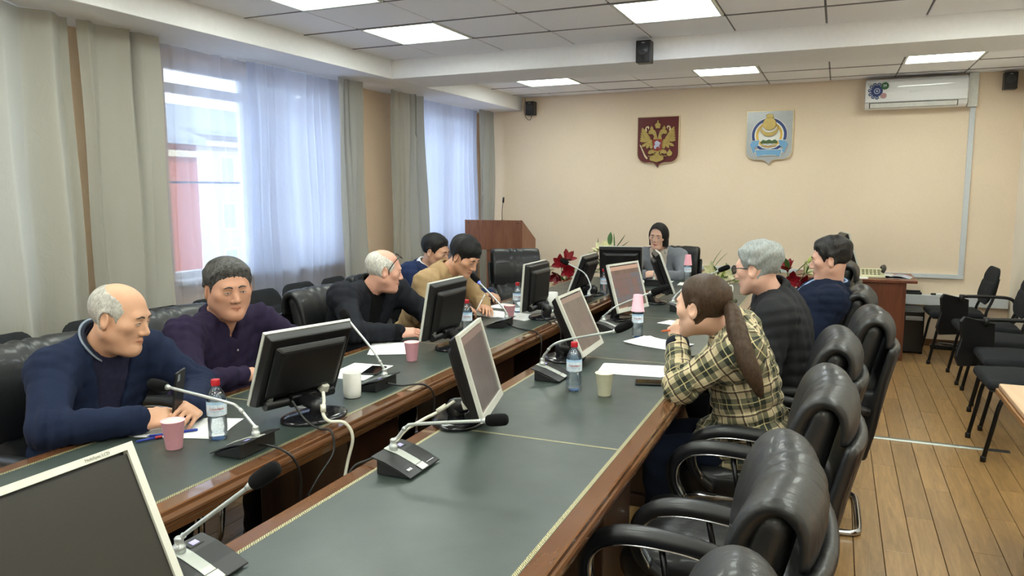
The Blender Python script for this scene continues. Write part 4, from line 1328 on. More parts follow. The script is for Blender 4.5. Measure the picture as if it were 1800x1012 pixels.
mic((-1.892, 4.24), HP, [(-1.866, 4.24, .869), (-1.93, 4.245, .929), (-2.044, 4.255, 1.027), (-2.101, 4.26, 1.074)], 'conference microphone with glowing blue ring at the beige sweater man', ring=True)
mic((-1.73, 5.42), HP, [(-1.690, 5.47, .878), (-1.753, 5.52, .963), (-1.836, 5.54, 1.004), (-1.892, 5.55, 1.029), (-1.962, 5.55, 1.062)], 'conference microphone in front of the red flowers at the far left')
mic((-.985, 5.28), -HP, [(-1.0, 5.33, .88), (-.919, 5.45, .96), (-.80, 5.55, 1.0), (-.772, 5.6, 1.014), (-.689, 5.6, 1.05)], 'conference microphone pointing up in front of the grey-haired man\'s face')
mic((-1.45, 6.60), 0, [(-1.446, 6.565, .90), (-1.444, 6.58, .94), (-1.444, 6.585, .996), (-1.448, 6.59, 1.045)], 'conference microphone standing upright before the woman in grey', slim=True)

# ================================================================== BOTTLES, CUPS, MUGS
def pet_mat():
    t = NT('clear bottle plastic'); t.t.nodes.remove(t.b)
    tr = t.n('ShaderNodeBsdfTransparent'); gl = t.n('ShaderNodeBsdfGlossy'); gl.inputs['Roughness'].default_value = .06
    df = t.n('ShaderNodeBsdfTranslucent'); df.inputs[0].default_value = (.55, .75, .95, 1)
    lw = t.n('ShaderNodeLayerWeight'); lw.inputs[0].default_value = .35
    nz = t.noise(t.coords(), 70, 2)
    m0 = t.n('ShaderNodeMixShader'); t.l(t.math('MULTIPLY', nz, .22), m0.inputs[0]); t.l(tr.outputs[0], m0.inputs[1]); t.l(df.outputs[0], m0.inputs[2])  # pale blue haze mixed in for brightness, standing in for reflections
    m1 = t.n('ShaderNodeMixShader'); t.l(t.math('ADD', t.math('MULTIPLY', lw.outputs['Fresnel'], .8), .04), m1.inputs[0]); t.l(m0.outputs[0], m1.inputs[1]); t.l(gl.outputs[0], m1.inputs[2])
    t.l(m1.outputs[0], t.out.inputs[0])
    return t.m
M_PET = pet_mat()
def water_mat():
    t = NT('water').set(.0)
    t.base((.92, .97, 1.0)); t.b.inputs['Transmission Weight'].default_value = 1.0; t.b.inputs['IOR'].default_value = 1.33
    return t.m
M_WATER = water_mat()
M_CAP = plain('red bottle cap', '#b01826', .35)
M_BLUEB = plain('blue bottle bottom', '#4f8fdc', .2)
def label_mat():
    t = NT('bottle label'); t.b.inputs['Roughness'].default_value = .4
    sp = t.n('ShaderNodeSeparateXYZ'); t.l(t.coords(), sp.inputs[0])
    n = t.noise(t.coords(scale=(1, 1, 1)), 60, 3)
    c = t.ramp(n, [(.42, srgb('#c9dbee')), (.55, srgb('#e4ecf5')), (.7, srgb('#a9c2dc'))])
    top = t.math('GREATER_THAN', sp.outputs[2], .125)
    c = t.mix(top, c, srgb('#a9cbe8'))
    t.base(c)
    return t.m
M_LABEL = label_mat()
def bottle_meshes():
    R = {}
    pr = [(.020, .001), (.028, .0), (.031, .006), (.0315, .02), (.030, .026), (.0315, .032), (.0315, .070), (.0300, .076), (.0315, .082), (.032, .100), (.032, .132), (.0315, .142), (.027, .158), (.019, .172), (.0135, .180), (.0128, .186), (.0128, .192)]
    R['shell'] = G().lathe(pr, 28).mesh('bottle_shell')
    R['water'] = G().lathe([(max(.004, r - .0015), z + .0015) for r, z in pr[:13]], 24).mesh('water')
    R['cap'] = G().lathe([(.0145, .186), (.0148, .188), (.0148, .205), (.0138, .2075), (.004, .208)], 20).mesh('cap')
    R['label'] = G().lathe([(.0325, .086), (.0327, .087), (.0327, .134), (.0325, .135)], 28, cap=False).mesh('label')
    R['bottom'] = G().lathe([(.012, .003), (.017, .004), (.014, .008), (.006, .009)], 18).mesh('tinted_bottom')
    for k, m in (('shell', M_PET), ('water', M_WATER), ('cap', M_CAP), ('label', M_LABEL), ('bottom', M_BLUEB)): R[k].materials.append(m)
    return R
M_LRED = plain('label red', '#a8322c', .4)
BM = bottle_meshes()
def wrap_text(body, size, r, z, mat, parent):
    """lettering bent round a cylinder"""
    o = text(body, size, mat, parent, Matrix())
    for v in o.data.vertices:
        a = v.co.x / r; zz = v.co.y
        v.co = ((r + v.co.z) * math.sin(a), -(r + v.co.z) * math.cos(a), z + zz)
    return o
def bottle(x, y, lab, rz=0, cap=True):
    t = thing('water_bottle', lab, 'bottle', (x, y, TT), rz, 'plastic water bottles on the table')
    sh = new('bottle_shell', BM['shell'], None, t); new('water', BM['water'], None, t); new('tinted_bottom', BM['bottom'], None, t)
    if cap: new('cap', BM['cap'], None, t)
    l = new('label', BM['label'], None, t)
    Mx = Matrix.Rotation(PI / 2, 4, 'X')
    wrap_text('Славянка', .0105, .0331, .111, M_LRED, l)
    part('label_line', G().sheet([[(.0333 * math.sin(a), -.0333 * math.cos(a), z) for a in np.linspace(-.6, .6, 10)] for z in (.1025, .1035)]), plain('label grey blue', '#7f97b5', .5), l)
    return t
bottle(-1.908, 1.905, 'water bottle with red cap next to the pink cup of the navy jacket man', .75)
bottle(-.985, 2.967, 'water bottle with red cap beside the white paper cup on right table', .33)
bc = bottle(-1.02, 4.215, 'water bottle with an upturned pink cup on its neck', .25, False)
bottle(-1.957, 3.905, 'water bottle half hidden behind the brownish screen monitor top', .5)
bottle(-2.00, 4.775, 'water bottle standing left of the monitor near the lectern', .4)
bottle(-1.70, 5.86, 'water bottle behind the tilted monitor by the flowers', .3)
bottle(-1.235, 7.00, 'water bottle with a pink cup on top beside the woman in grey', .2, False)

M_PINK = plain('pink paper', '#fcb6c4', .6, var=.03); M_CREAM = plain('cream paper', '#f3efd2', .6, var=.03); M_MUGW = plain('white ceramic', '#eceae4', .2, var=.02)
def cup_mesh(h=.094, r0=.0255, r1=.0365, th=.0012):
    return G().lathe([(r0 - .003, .004), (r0 - .001, .0), (r0, .0008), (r1, h - .002), (r1 + .0018, h - .001), (r1 + .0018, h + .0012), (r1 - .0008, h + .001), (r1 - th, h - .003), (r0 - th, .006), (.002, .0055)], 30).mesh('cup_wall')
CPM = cup_mesh(); CIN = G().lathe([(.0245, .0075), (.0350, .0915), (.0347, .0915), (.0240, .0082), (.002, .0080)], 30).mesh('cup_lining')
CIN.materials.append(M_CREAM)
def cup(x, y, z, lab, mat, up=True, col='pink'):
    t = thing('paper_cup', lab, 'cup', (x, y, z), 0, 'paper cups')
    m = CPM.copy(); m.materials.append(mat)
    o = new('cup_wall', m, None, t); c = new('cup_lining', CIN, None, t)
    if not up: t.rotation_euler = (PI, 0, 0); t.location = (x, y, z + .095)
    return t
cup(-1.969, 1.774, TT, 'pink paper cup in front of the man in the navy jacket', M_PINK)
cup(-.845, 2.938, TT, 'white paper cup standing right of the water bottle', M_CREAM)
cup(-1.907, 3.193, TT, 'pink paper cup between the papers and the second black-backed monitor', M_PINK)
cup(-1.932, 4.475, TT, 'pink paper cup right behind the microphone with the blue ring', M_PINK)
cup(-1.02, 4.215, TT + .150, 'upturned pink paper cup sitting on a water bottle', M_PINK, False)
cup(-1.80, 6.22, TT, 'pink paper cup before the woman\'s monitor', M_PINK)
cup(-1.235, 7.00, TT + .150, 'pink paper cup upside down on bottle beside the woman in grey', M_PINK, False)
def mug(x, y, lab, rz):
    t = thing('mug', lab, 'mug', (x, y, TT), rz, 'white ceramic mugs')
    part('cup_body', G().lathe([(.03, 0), (.0345, .004), (.0365, .03), (.0375, .104), (.0365, .1055), (.0350, .104), (.034, .03), (.031, .008), (.002, .006)], 30), M_MUGW, t)
    part('handle', G().tube(bez([(.035, 0, .085), (.06, 0, .088), (.068, 0, .06), (.058, 0, .03), (.035, 0, .028)], 20), .0052, 8), M_MUGW, t)
mug(-1.79, 2.52, 'white mug behind the large black-backed monitor', 2.2)
mug(-1.86, 5.10, 'white mug standing behind the tan-screened monitor, handle to the left', 3.3)
mug(-.79, 6.10, 'white mug with visible handle behind the ponytail woman\'s head', .2)
pl = thing('saucer', 'small pale green saucer beside the white mug', 'saucer', (-1.80, 4.86, TT), 0)
part('dish', G().lathe([(.03, 0), (.055, .008), (.056, .010), (.03, .004), (.002, .003)], 28), plain('pale green ceramic', '#cfe0d2', .25), pl)

# ================================================================== PAPERS, PENS, PHONES
def paper_mat(name, dens, tint='#f1f2f2'):
    t = NT(name).set(.8, 0, 0, .2)
    sp = t.n('ShaderNodeSeparateXYZ'); t.l(t.coords(), sp.inputs[0])
    x, y = sp.outputs[0], sp.outputs[1]
    line = t.math('GREATER_THAN', t.math('FRACT', t.math('MULTIPLY', y, 150)), .55)
    wd = t.math('GREATER_THAN', t.noise(t.coords(scale=(260, 150, 1)), 1.0, 1), .48)
    para = t.math('GREATER_THAN', t.noise(t.coords(scale=(1, 1, 1)), 14, 1), .5 - dens)
    ins = t.math('MULTIPLY', t.math('LESS_THAN', t.math('ABSOLUTE', x), .085), t.math('LESS_THAN', t.math('ABSOLUTE', y), .125))
    ink = t.math('MULTIPLY', t.math('MULTIPLY', line, wd), t.math('MULTIPLY', para, ins))
    t.base(t.mix(t.math('MULTIPLY', ink, .75), srgb(tint), srgb('#50535c')))
    return t.m
M_PRINT = paper_mat('printed sheet', .2); M_BLANK = paper_mat('lightly printed sheet', -.12)
def papers(x, y, rz, lab, n=3, mat=None, curl=0, w=.21, l=.297, spread=.012):
    t = thing('paper_sheets', lab, 'papers', (x, y, TT), rz, 'loose papers on the table')
    rr = random.Random(int(abs(x * 977 + y * 131)))
    for k in range(n):
        grid = []
        for i in range(9):
            v = -l / 2 + l * i / 8; row = []
            for j in range(7):
                u = -w / 2 + w * j / 6
                row.append((u, v, .0004 + curl * max(0, (abs(v) / (l / 2)) - .4) ** 2 * (1 if v > 0 else .35) + curl * .2 * max(0, u / w) ** 2))
            grid.append(row)
        top = G().sheet(grid); b = len(top.V)
        top.add([(p[0], p[1], p[2] - .00035) for r in grid for p in r], [tuple(reversed(f)) for f in top.F[:48]], True)
        o = part('sheet', top, mat or M_PRINT, t)
        o.location = (rr.uniform(-spread, spread), rr.uniform(-spread, spread), .0006 * k); o.rotation_euler = (0, 0, rr.uniform(-.08, .08) * (k > 0))
    return t
papers(-2.10, 1.955, .35 + HP, 'printed papers under the hands of the man in the navy jacket', 4)
papers(-2.02, 2.90, .1, 'single printed sheet behind the large black-backed monitor and mug', 1)
papers(-2.16, 3.40, .55, 'stack of papers in front of the dark suit man', 5, M_BLANK)
papers(-2.17, 4.66, 1.3, 'papers under the pen hand of the beige sweater man', 4, M_BLANK)
papers(-2.13, 4.98, 1.45, 'white sheets left of the far bottle near the navy suit man', 2, M_BLANK)
papers(-1.93, 4.62, 1.2, 'white sheets lying under the monitor near the lectern', 2, M_BLANK)
papers(-.84, 3.42, HP + .12, 'printed document in front of the woman in plaid', 3)
papers(-.865, 4.06, HP - .35, 'slightly curled white sheets near the orange pen', 3, M_BLANK, .025)
papers(-.90, 4.75, 1.2, 'small sheet in front of the edge-on monitor', 1, M_BLANK, 0, .15, .21)
papers(-1.50, 6.86, HP, 'white papers under the hands of the woman in grey', 3, M_BLANK)
papers(-1.12, 6.80, HP + .05, 'white sheets to the side of the woman in grey', 2, M_BLANK)
def pen(a, b, lab, mat, capmat=None):
    a, b = Vector(a), Vector(b); t = thing('pen', lab, 'pen', tuple(a), 0, 'pens')
    d = (b - a); L = d.length; d.normalize()
    part('barrel', G().tube([d * (L * .02), d * (L * .7)], .0042, 8), mat, t)
    part('pen_cap', G().tube([d * (L * .7), d * (L * .98), d * L], [.0052, .0048, .003], 8), capmat or mat, t)
    part('tip', G().tube([-d * .008, d * (L * .02)], [.0008, .0038], 8), mat, t)
M_PENB = plain('pen blue', '#18308f', .3); M_PENO = plain('pen orange', '#d8622a', .35); M_PENW = plain('pen white', '#e9e9e9', .3)
pen((-2.13, 1.815, TT + .0075), (-2.03, 1.935, TT + .0075), 'blue pen lying on the papers behind the pink cup', M_PENB)
pen((-2.125, 1.765, TT + .0055), (-2.09, 1.835, TT + .0055), 'short blue pen with red end lying left of the pink cup', M_PENB, plain('pen red', '#a02020', .3))
pen((-2.192, 4.508, .79), (-2.150, 4.565, .905), 'white pen held by the man in the beige sweater', M_PENW)
pen((-.672, 3.235, .990), (-.570, 3.20, 1.012), 'orange pen held by the woman in plaid', M_PENO)
M_PHG = plain('phone glass', '#07080a', .08)
def phone(loc, rot, lab, wall=False):
    t = thing('smartphone', lab, 'phone', loc, 0, 'smartphones')
    t.rotation_euler = rot
    part('case', G().box(-.038, .038, -.078, .078, .0003, .0085), M_BLKP, t, bevel=.0035, segs=3)
    part('display_glass', G().box(-.035, .035, -.075, .075, .0086, .0092), M_PHG, t)
    part('camera_bump', G().box(.012, .032, .045, .070, -.0015, .0002) if wall else G().box(-.01, .01, .0785, .0795, .003, .006), M_CHROME, t)
phone((-1.955, 2.93, TT), (0, 0, .25), 'black phone lying behind the white mug')
phone((-.70, 3.20, TT), (0, 0, HP + .25), 'black phone lying by the elbow of the woman in plaid')
phone((-2.16, 4.40, TT), (0, 0, .9), 'black phone beside the papers of the beige sweater man')
phone((-2.115, 1.945, .895), (1.42, .05, -1.15), 'black phone held upright by the man in the navy jacket', True)

# things on the back desk
bk = thing('open_book', 'open book with grey printed pages on the brown desk', 'book', (.52, 8.05, .7605))
for sx in (-1, 1):
    gr = [[(sx * (.002 + .15 * j / 7), -.11 + .22 * i, .004 + .022 * math.sin(PI * min(1, .15 + j / 7 * .85)) * (1 - .5 * j / 7)) for j in range(8)] for i in (0, 1)]
    g = G().sheet(gr); g.add([(p[0], p[1], .002) for r in gr for p in r], [tuple(reversed(f)) for f in g.F[:7]], True)
    part('page_block', g, paper_mat('book page', .3, '#b9bccb') if sx > 0 else M_PRINT, bk)
part('cover', G().box(-.16, .16, -.115, .115, 0, .002), M_STW, bk)
bk.rotation_euler = (0, 0, -.2)
papers_ = thing('notebook', 'white papers lying on the left part of the brown desk', 'papers', (.16, 7.90, .7605))
part('sheet', G().box(-.14, .14, -.1, .1, 0, .006), M_BLANK, papers_)
ph = thing('desk_telephone', 'cream office telephone with rows of keys on the brown desk', 'telephone', (.34, 8.0, .7605))
part('body', G().prism([(-.10, 0), (.11, 0), (.11, .075), (-.10, .02)], -.11, .11, 'yz'), plain('cream plastic', '#d8d4b4', .45), ph, bevel=.006)
for i in range(5):
    for j in range(4):
        part('key', G().box(-.012, .012, -.007, .007, 0, .006), plain('key grey', '#8d8a6a', .5), ph, loc=(-.08 + i * .034, -.065 + j * .038, .03 + .0098 * j)).rotation_euler = (.255, 0, 0)
part('handset', G().tube(bez([(.085, -.08, .06), (.10, -.05, .085), (.10, .05, .10), (.085, .085, .085)], 14), [.022] * 4 + [.016] * 9 + [.022] * 10 if False else .018, 10), M_BLKP, ph)
dm = monitor((.135, 8.14, 1.03), PI * .06, .30, 'thin black monitor on the desk seen edge-on behind the cardigan man', M_OFF)
dm.location.z = .7605

# ================================================================== FLOWERS
M_LEAF = plain('leaf green', '#3f6a2e', .45, var=.25, nscale=12); M_LEAF2 = plain('leaf light green', '#7d9a48', .5, var=.2, nscale=12)
M_PETR = plain('red petal', '#8c1420', .45, var=.2, nscale=25); M_PETC = plain('cream petal', '#e6e2b8', .5, var=.1); M_BUD = plain('green bud', '#b8c46a', .5)
def leaf_g(L, w, bend):
    gr = []
    for i in range(7):
        t_ = i / 6; wd = w * math.sin(PI * min(1, .08 + t_ * .92)) ** .8
        gr.append([(sx * wd, L * t_, bend * t_ * t_ + abs(sx) * wd * .35) for sx in (-1, -.5, 0, .5, 1)])
    return G().sheet(gr)
LFM = [leaf_g(.17, .02, .03).mesh('leaf'), leaf_g(.13, .026, -.03).mesh('leaf'), leaf_g(.22, .015, -.05).mesh('leaf')]
LFM2 = [m.copy() for m in LFM]
for m in LFM: m.materials.append(M_LEAF)
for m in LFM2: m.materials.append(M_LEAF2)
PTM = leaf_g(.115, .031, .02).mesh('petal'); PTMC = PTM.copy(); PTM.materials.append(M_PETR); PTMC.materials.append(M_PETC)
def aim(d):
    return Vector(d).to_track_quat('Y', 'Z').to_euler()
def bouquet(loc, lab, flowers, leaves, buds, seed, vh=.6):
    rr = random.Random(seed)
    t = thing('flower_arrangement', lab, 'flowers', loc)
    part('vase', G().lathe([(.07, .0005), (.085, .02), (.075, .2), (.06, vh - .1), (.075, vh), (.068, vh), (.05, vh - .1), (.06, .2), (.002, .03)], 24), plain('grey vase', '#8e8a84', .3), t)
    for (x, y, z), d, c in flowers:
        stm = part('stem', G().tube(bez([(0, 0, vh - .12), (x * .3, y * .3, vh + .03), (x, y, z)], 10), .004, 6), M_LEAF, t)
        f = part('flower', G().ball((0, 0, 0), (.012, .012, .016), 8, 6), M_PETR if c == 'r' else M_PETC, t, loc=(x, y, z))
        f.rotation_euler = Vector(d).to_track_quat('Z', 'Y').to_euler()
        for k in range(6):
            p = new('petal', PTM if c == 'r' else PTMC, None, f)
            p.rotation_euler = (Matrix.Rotation(2 * PI * k / 6, 4, 'Z') @ Matrix.Rotation(.50 + .25 * (k % 2), 4, 'X')).to_euler()
    for (x, y, z), d, k in leaves:
        o = new('leaf', (LFM if k < 3 else LFM2)[k % 3], None, t, (x, y, z)); o.rotation_euler = aim(d)
    for k in range(26):
        a = rr.uniform(0, 6.28); e = rr.uniform(-.2, .9)
        o = new('leaf', rr.choice(LFM + LFM2), None, t, (.04 * math.cos(a), .04 * math.sin(a), vh + rr.uniform(.0, .12)))
        o.rotation_euler = aim((math.cos(a), math.sin(a), e))
    for (x, y, z) in buds:
        part('bud', G().ball((0, 0, 0), (.016, .016, .035), 10, 8), M_BUD, t, loc=(x, y, z)).rotation_euler = (rr.uniform(-.5, .5), rr.uniform(-.5, .5), 0)
    return t
bouquet((-2.50, 7.22, 0), 'bouquet of red flowers with green leaves left of the tilted monitor',
        [((-.02, -.08, .86), (.1, -1, .4), 'r'), ((.06, -.10, .80), (.5, -1, .1), 'r'), ((-.04, -.13, .76), (-.1, -1, -.6), 'r'), ((.02, -.02, .9), (.6, -.5, .8), 'r')],
        [((-.1, -.05, .82), (-1, -.2, .2), 3), ((-.1, -.05, .80), (-1, -.3, -.2), 4), ((.1, 0, .82), (1, -.2, .1), 0)], [(-.16, -.06, .82), (.12, -.08, .80)], 3)
bouquet((-2.10, 7.42, 0), 'cream lilies with upright green leaves behind the woman\'s monitor',
        [((-.06, -.05, .98), (-.2, -.6, 1), 'c'), ((.0, -.06, 1.0), (.3, -.6, 1), 'c'), ((-.12, -.04, .9), (-.6, -.6, .4), 'c')],
        [((.07, -.05, 1.0), (.1, 0, 1), 0), ((.08, -.05, 1.02), (.7, 0, .7), 0), ((-.12, -.03, .95), (-.1, 0, 1), 0), ((.02, -.05, 1.05), (0, 0, 1), 1), ((.08, -.05, 1.0), (1, 0, .45), 0)], [(-.03, -.06, 1.03), (.02, -.05, .95)], 5, .72)
bouquet((-.36, 7.20, 0), 'bouquet of dark red flowers between the two men on the right',
        [((.02, -.10, .80), (.2, -1, 0), 'r'), ((.1, -.08, .78), (.6, -.9, -.2), 'r'), ((-.18, -.10, .78), (-.5, -.9, -.3), 'r'), ((-.02, -.05, .88), (-.2, -.5, 1), 'r'), ((.12, -.05, .86), (.6, -.4, .5), 'c')],
        [((-.08, -.06, .85), (-.4, -.2, 1), 0), ((-.02, -.06, .88), (-.1, -.2, 1), 1), ((.04, -.06, .86), (.8, -.2, .6), 3), ((.05, -.06, .84), (1, -.1, .15), 0), ((.14, -.05, .86), (.3, -.1, 1), 1), ((-.12, -.08, .8), (-1, -.3, .3), 1), ((0, -.1, .75), (.6, -.5, -.5), 2)],
        [(.16, -.05, .98), (-.06, -.12, .70), (-.02, -.12, .66)], 8)
bouquet((-.98, 7.42, 0), 'pale green flower sprig right of the woman\'s chair',
        [((-.08, -.06, .82), (-.3, -1, .3), 'c'), ((.02, -.06, .80), (.4, -1, .2), 'c')],
        [((-.10, -.05, .84), (.25, 0, 1), 5), ((-.08, -.05, .84), (.5, 0, 1), 5), ((.06, -.06, .82), (1, -.2, -.1), 0)], [(.02, -.08, .84)], 9, .66)

# ================================================================== CABLES ON THE TABLE
M_CABW = plain('cream cable', '#d6d4c4', .45); M_CABB = plain('black cable', '#0d0d0e', .45)
def cable(lab, pts, r, mat, knot=None):
    o = part('cable', G().tube(bez(pts, 60), r, 8), mat); tag(o, lab, 'cable', 'cables')
    if knot: part('ferrite', G().tube([knot[0], knot[1]], .010, 10), mat, o)
cable('thick cream video cable hanging from the large black-backed monitor into the gap', [(-1.69, 2.20, .872), (-1.665, 2.17, .85), (-1.655, 2.15, .81), (-1.63, 2.15, .785), (-1.585, 2.18, .775), (-1.56, 2.19, .72), (-1.575, 2.17, .62), (-1.585, 2.1, .40)], .0062, M_CABW, ((-1.662, 2.16, .84), (-1.656, 2.152, .815)))
cable('black power cable from the large black-backed monitor', [(-1.75, 2.10, .86), (-1.70, 2.10, .80), (-1.64, 2.10, .772), (-1.585, 2.10, .768), (-1.565, 2.08, .70), (-1.56, 1.98, .64), (-1.575, 1.93, .55), (-1.57, 1.9, .3)], .0042, M_CABB)
cable('black cable from the navy jacket man\'s microphone into the gap', [(-1.69, 1.855, .785), (-1.65, 1.86, .785), (-1.60, 1.865, .775), (-1.565, 1.88, .74), (-1.56, 1.90, .66), (-1.575, 1.89, .5), (-1.57, 1.85, .3)], .0042, M_CABB)
cable('black cable from the microphone behind the mug', [(-1.735, 2.69, .785), (-1.68, 2.72, .772), (-1.60, 2.78, .768), (-1.565, 2.8, .70), (-1.57, 2.75, .5), (-1.57, 2.7, .3)], .0042, M_CABB)
cable('cream cable running back from the brown-screen monitor', [(-1.245, 2.38, .84), (-1.30, 2.36, .80), (-1.345, 2.30, .775), (-1.38, 2.22, .74), (-1.40, 2.1, .62)], .0062, M_CABW, ((-1.275, 2.37, .822), (-1.305, 2.357, .80)))
cable('black cable from the blue-ring microphone along the table edge', [(-1.845, 4.235, .785), (-1.78, 4.20, .768), (-1.68, 4.15, .767), (-1.60, 4.12, .762), (-1.565, 4.1, .70), (-1.57, 4.05, .5)], .0042, M_CABB)
cable('black cable from the monitor near the lectern', [(-1.76, 4.62, .84), (-1.72, 4.52, .79), (-1.66, 4.47, .768), (-1.60, 4.45, .765), (-1.565, 4.44, .70), (-1.57, 4.4, .5)], .0042, M_CABB)
cable('black cable loop behind the brown-screen monitor', [(-1.60, 3.30, .765), (-1.55, 3.30, .74), (-1.545, 3.22, .62), (-1.55, 3.1, .52), (-1.55, 3.0, .35)], .0042, M_CABB)
cable('black cables gathered in the gap before the woman in grey', [(-1.40, 6.1, .60), (-1.35, 5.9, .74), (-1.30, 5.75, .768), (-1.24, 5.62, .772), (-1.22, 5.58, .82)], .0042, M_CABB)
cable('black cable lying along the gap edge by the first mic unit', [(-1.24, 1.92, .79), (-1.30, 1.90, .772), (-1.34, 1.86, .74), (-1.36, 1.8, .6)], .0042, M_CABB)
# ================================================================== PEOPLE
def nv(v): v = np.asarray(v, float); return v / np.linalg.norm(v)
def bounds(s, pad=.03):
    lo = np.full(3, 9e9); hi = -lo
    for q in s.P:
        if q[6] or q[0] in 'hf': continue
        if q[0] == 'c':
            r = max(q[3], q[4])
            for e in (q[1], q[2]): lo = np.minimum(lo, e - r); hi = np.maximum(hi, e + r)
        else:
            r = q[2] if q[3] is None else np.abs(q[3]) @ q[2]
            lo = np.minimum(lo, q[1] - r); hi = np.maximum(hi, q[1] + r)
    return lo - pad, hi + pad

def head_sdf(w=1.0, fat=0.0, female=False):
    s = SDF()
    s.ell((0, -.018, .036), (.0765 * w, .097, .083))
    s.ell((0, .022, -.026), ((.063 + fat) * w, .066, .084), None, .035)
    for sx in (-1, 1):
        s.cone((sx * .050 * w, -.002, -.052), (sx * .014, .064, -.097), .021 + fat, .015 + fat * .6, .03)
        s.ell((sx * .044 * w, .050, -.014), (.025, .024, .020), None, .022)
    s.ell((0, .067, -.098), (.022, .019, .018 + fat * .5), None, .02)
    if fat: s.ell((0, .03, -.108), (.045, .045, .022), None, .03)
    br = .0095 if female else .013
    s.cone((-.034, .076 - br * .2, .024), (.034, .076 - br * .2, .024), br, br, .02)
    for sx in (-1, 1):
        s.ell((sx * .032, .100, .002), (.019, .018, .013), None, .012, True)
        s.ell((sx * .032, .0725, .001), (.0165, .0145, .0115), None, .006)
    nf = .80 if female else 1.0
    s.cone((0, .082, .008), (0, .100 - (1 - nf) * .03, -.028), .0085 * nf, .0125 * nf, .013)
    s.ell((0, .100 - (1 - nf) * .03, -.033), (.0125 * nf, .011 * nf, .0095 * nf), None, .008)
    for sx in (-1, 1): s.ell((sx * .0135 * nf, .0915 - (1 - nf) * .02, -.036), (.0085 * nf, .010 * nf, .0075 * nf), None, .007)
    for sx in (-1, 1): s.cone((0, .0865, -.0600), (sx * .020, .0760, -.0640), .0058, .0034, .010)
    for sx in (-1, 1): s.cone((0, .0850, -.0708), (sx * .018, .0755, -.0668), .0062, .0034, .010)
    for sx in (-1, 1):
        R = np.stack([nv((1, sx * -.45, 0)), nv((sx * .45, 1, .15)), nv(np.cross(nv((1, sx * -.45, 0)), nv((sx * .45, 1, .15))))], 1)
        s.ell((sx * .081 * w, -.012, -.006), (.0085, .020, .033), R, .008)
        s.ell((sx * .0895 * w, -.009, -.001), (.006, .012, .019), R, .004, True)
    return s

HAIR_Y = [-.13, -.06, -.03, -.012, .012, .026, .034, .052, .070, .12]
HAIR_Z = [-.075, -.072, -.060, -.012, .012, -.012, .015, .048, .064, .072]
def hair_sdf(hd, kind, t=.011, seed=0, wild=.0025):
    s = SDF()
    def noise(p, a):
        r = np.random.RandomState(seed); v = 0
        for f, am in ((48, 1.0), (105, .8)):
            k = r.randn(3); k = k / np.linalg.norm(k) * f; k2 = r.randn(3) * f * .3
            v = v + am * np.sin(p @ k + 2.2 * np.sin(p @ k2 + r.rand() * 6))
        return a * v
    def fn(p):
        x, y, z = p.T
        base = hd(p, False)
        if kind == 'bob':
            d = (np.sqrt((x / .097) ** 2 + ((y + .016) / .112) ** 2 + ((z - .005) / .128) ** 2) - 1) * .1
            cyl = np.maximum(np.sqrt((x / .094) ** 2 + ((y + .022) / .10) ** 2) - 1, 0) * .1 + (np.sqrt((x / .094) ** 2 + ((y + .022) / .10) ** 2) - 1) * .09
            d = np.minimum(d, np.maximum(cyl, z - .02))
            d = np.maximum(d, -.100 - z + .25 * np.clip(y, 0, .1))
            xx = np.abs(x - .008)
            wx = np.where(z < .02, .0665, .0665 * np.sqrt(np.clip(1 - ((z - .02) / .066) ** 2, 0, 1)))
            face = np.maximum(xx - wx - .004 * np.clip(-z * 10, 0, 1), np.maximum(.018 - .35 * np.clip(-z, 0, .1) - y, z - .088))
            d = np.maximum(d, -face)
            return d + noise(p, .0009)
        lo = np.interp(y, HAIR_Y, HAIR_Z)
        if kind == 'pony': lo = np.where(y < -.01, -.06, lo + .006)
        if kind == 'fringe': lo = np.where(y > .03, lo - np.clip((y - .03) * 1.2, 0, .026), lo)
        rag = .0018 * np.sin(x * 330 + 40 * z + seed) + .0018 * np.sin(x * 610 + 2 * seed) + .002 * np.sin(y * 420 + seed)
        lo = lo + rag * (.15 if kind == 'pony' else 1)
        edge = np.clip((z - lo) / .040, 0, 1)
        tt = .0012 + t * edge ** .8 * (.30 + .70 * np.clip(z * 14, 0, 1)) + (.007 * np.clip(z * 12, 0, 1) * edge if kind in ('full', 'grey', 'fringe') else 0)
        d = base - tt
        if kind == 'bald':
            up = np.interp(y, [-.13, -.09, -.05, 0, .025, .045], [.135, .118, .098, .078, .062, .035]) + rag
            e2 = np.clip((up - z) / .045, 0, 1)
            d = base - (.0006 + t * np.minimum(edge, e2))
            d2 = np.maximum(np.maximum(d, (lo - z) * .8), (z - up) * .8)
        else:
            d2 = np.maximum(d, (lo - z) * .8)
        # never cover the ears
        ear = np.sqrt(((np.abs(x) - .088) / .017) ** 2 + ((y + .008) / .024) ** 2 + ((z + .006) / .034) ** 2) - 1
        d2 = np.maximum(d2, -ear * .02)
        return d2 + noise(p, wild)
    s.P.append(('f', fn, None, None, 0, .01, False, None))
    return s

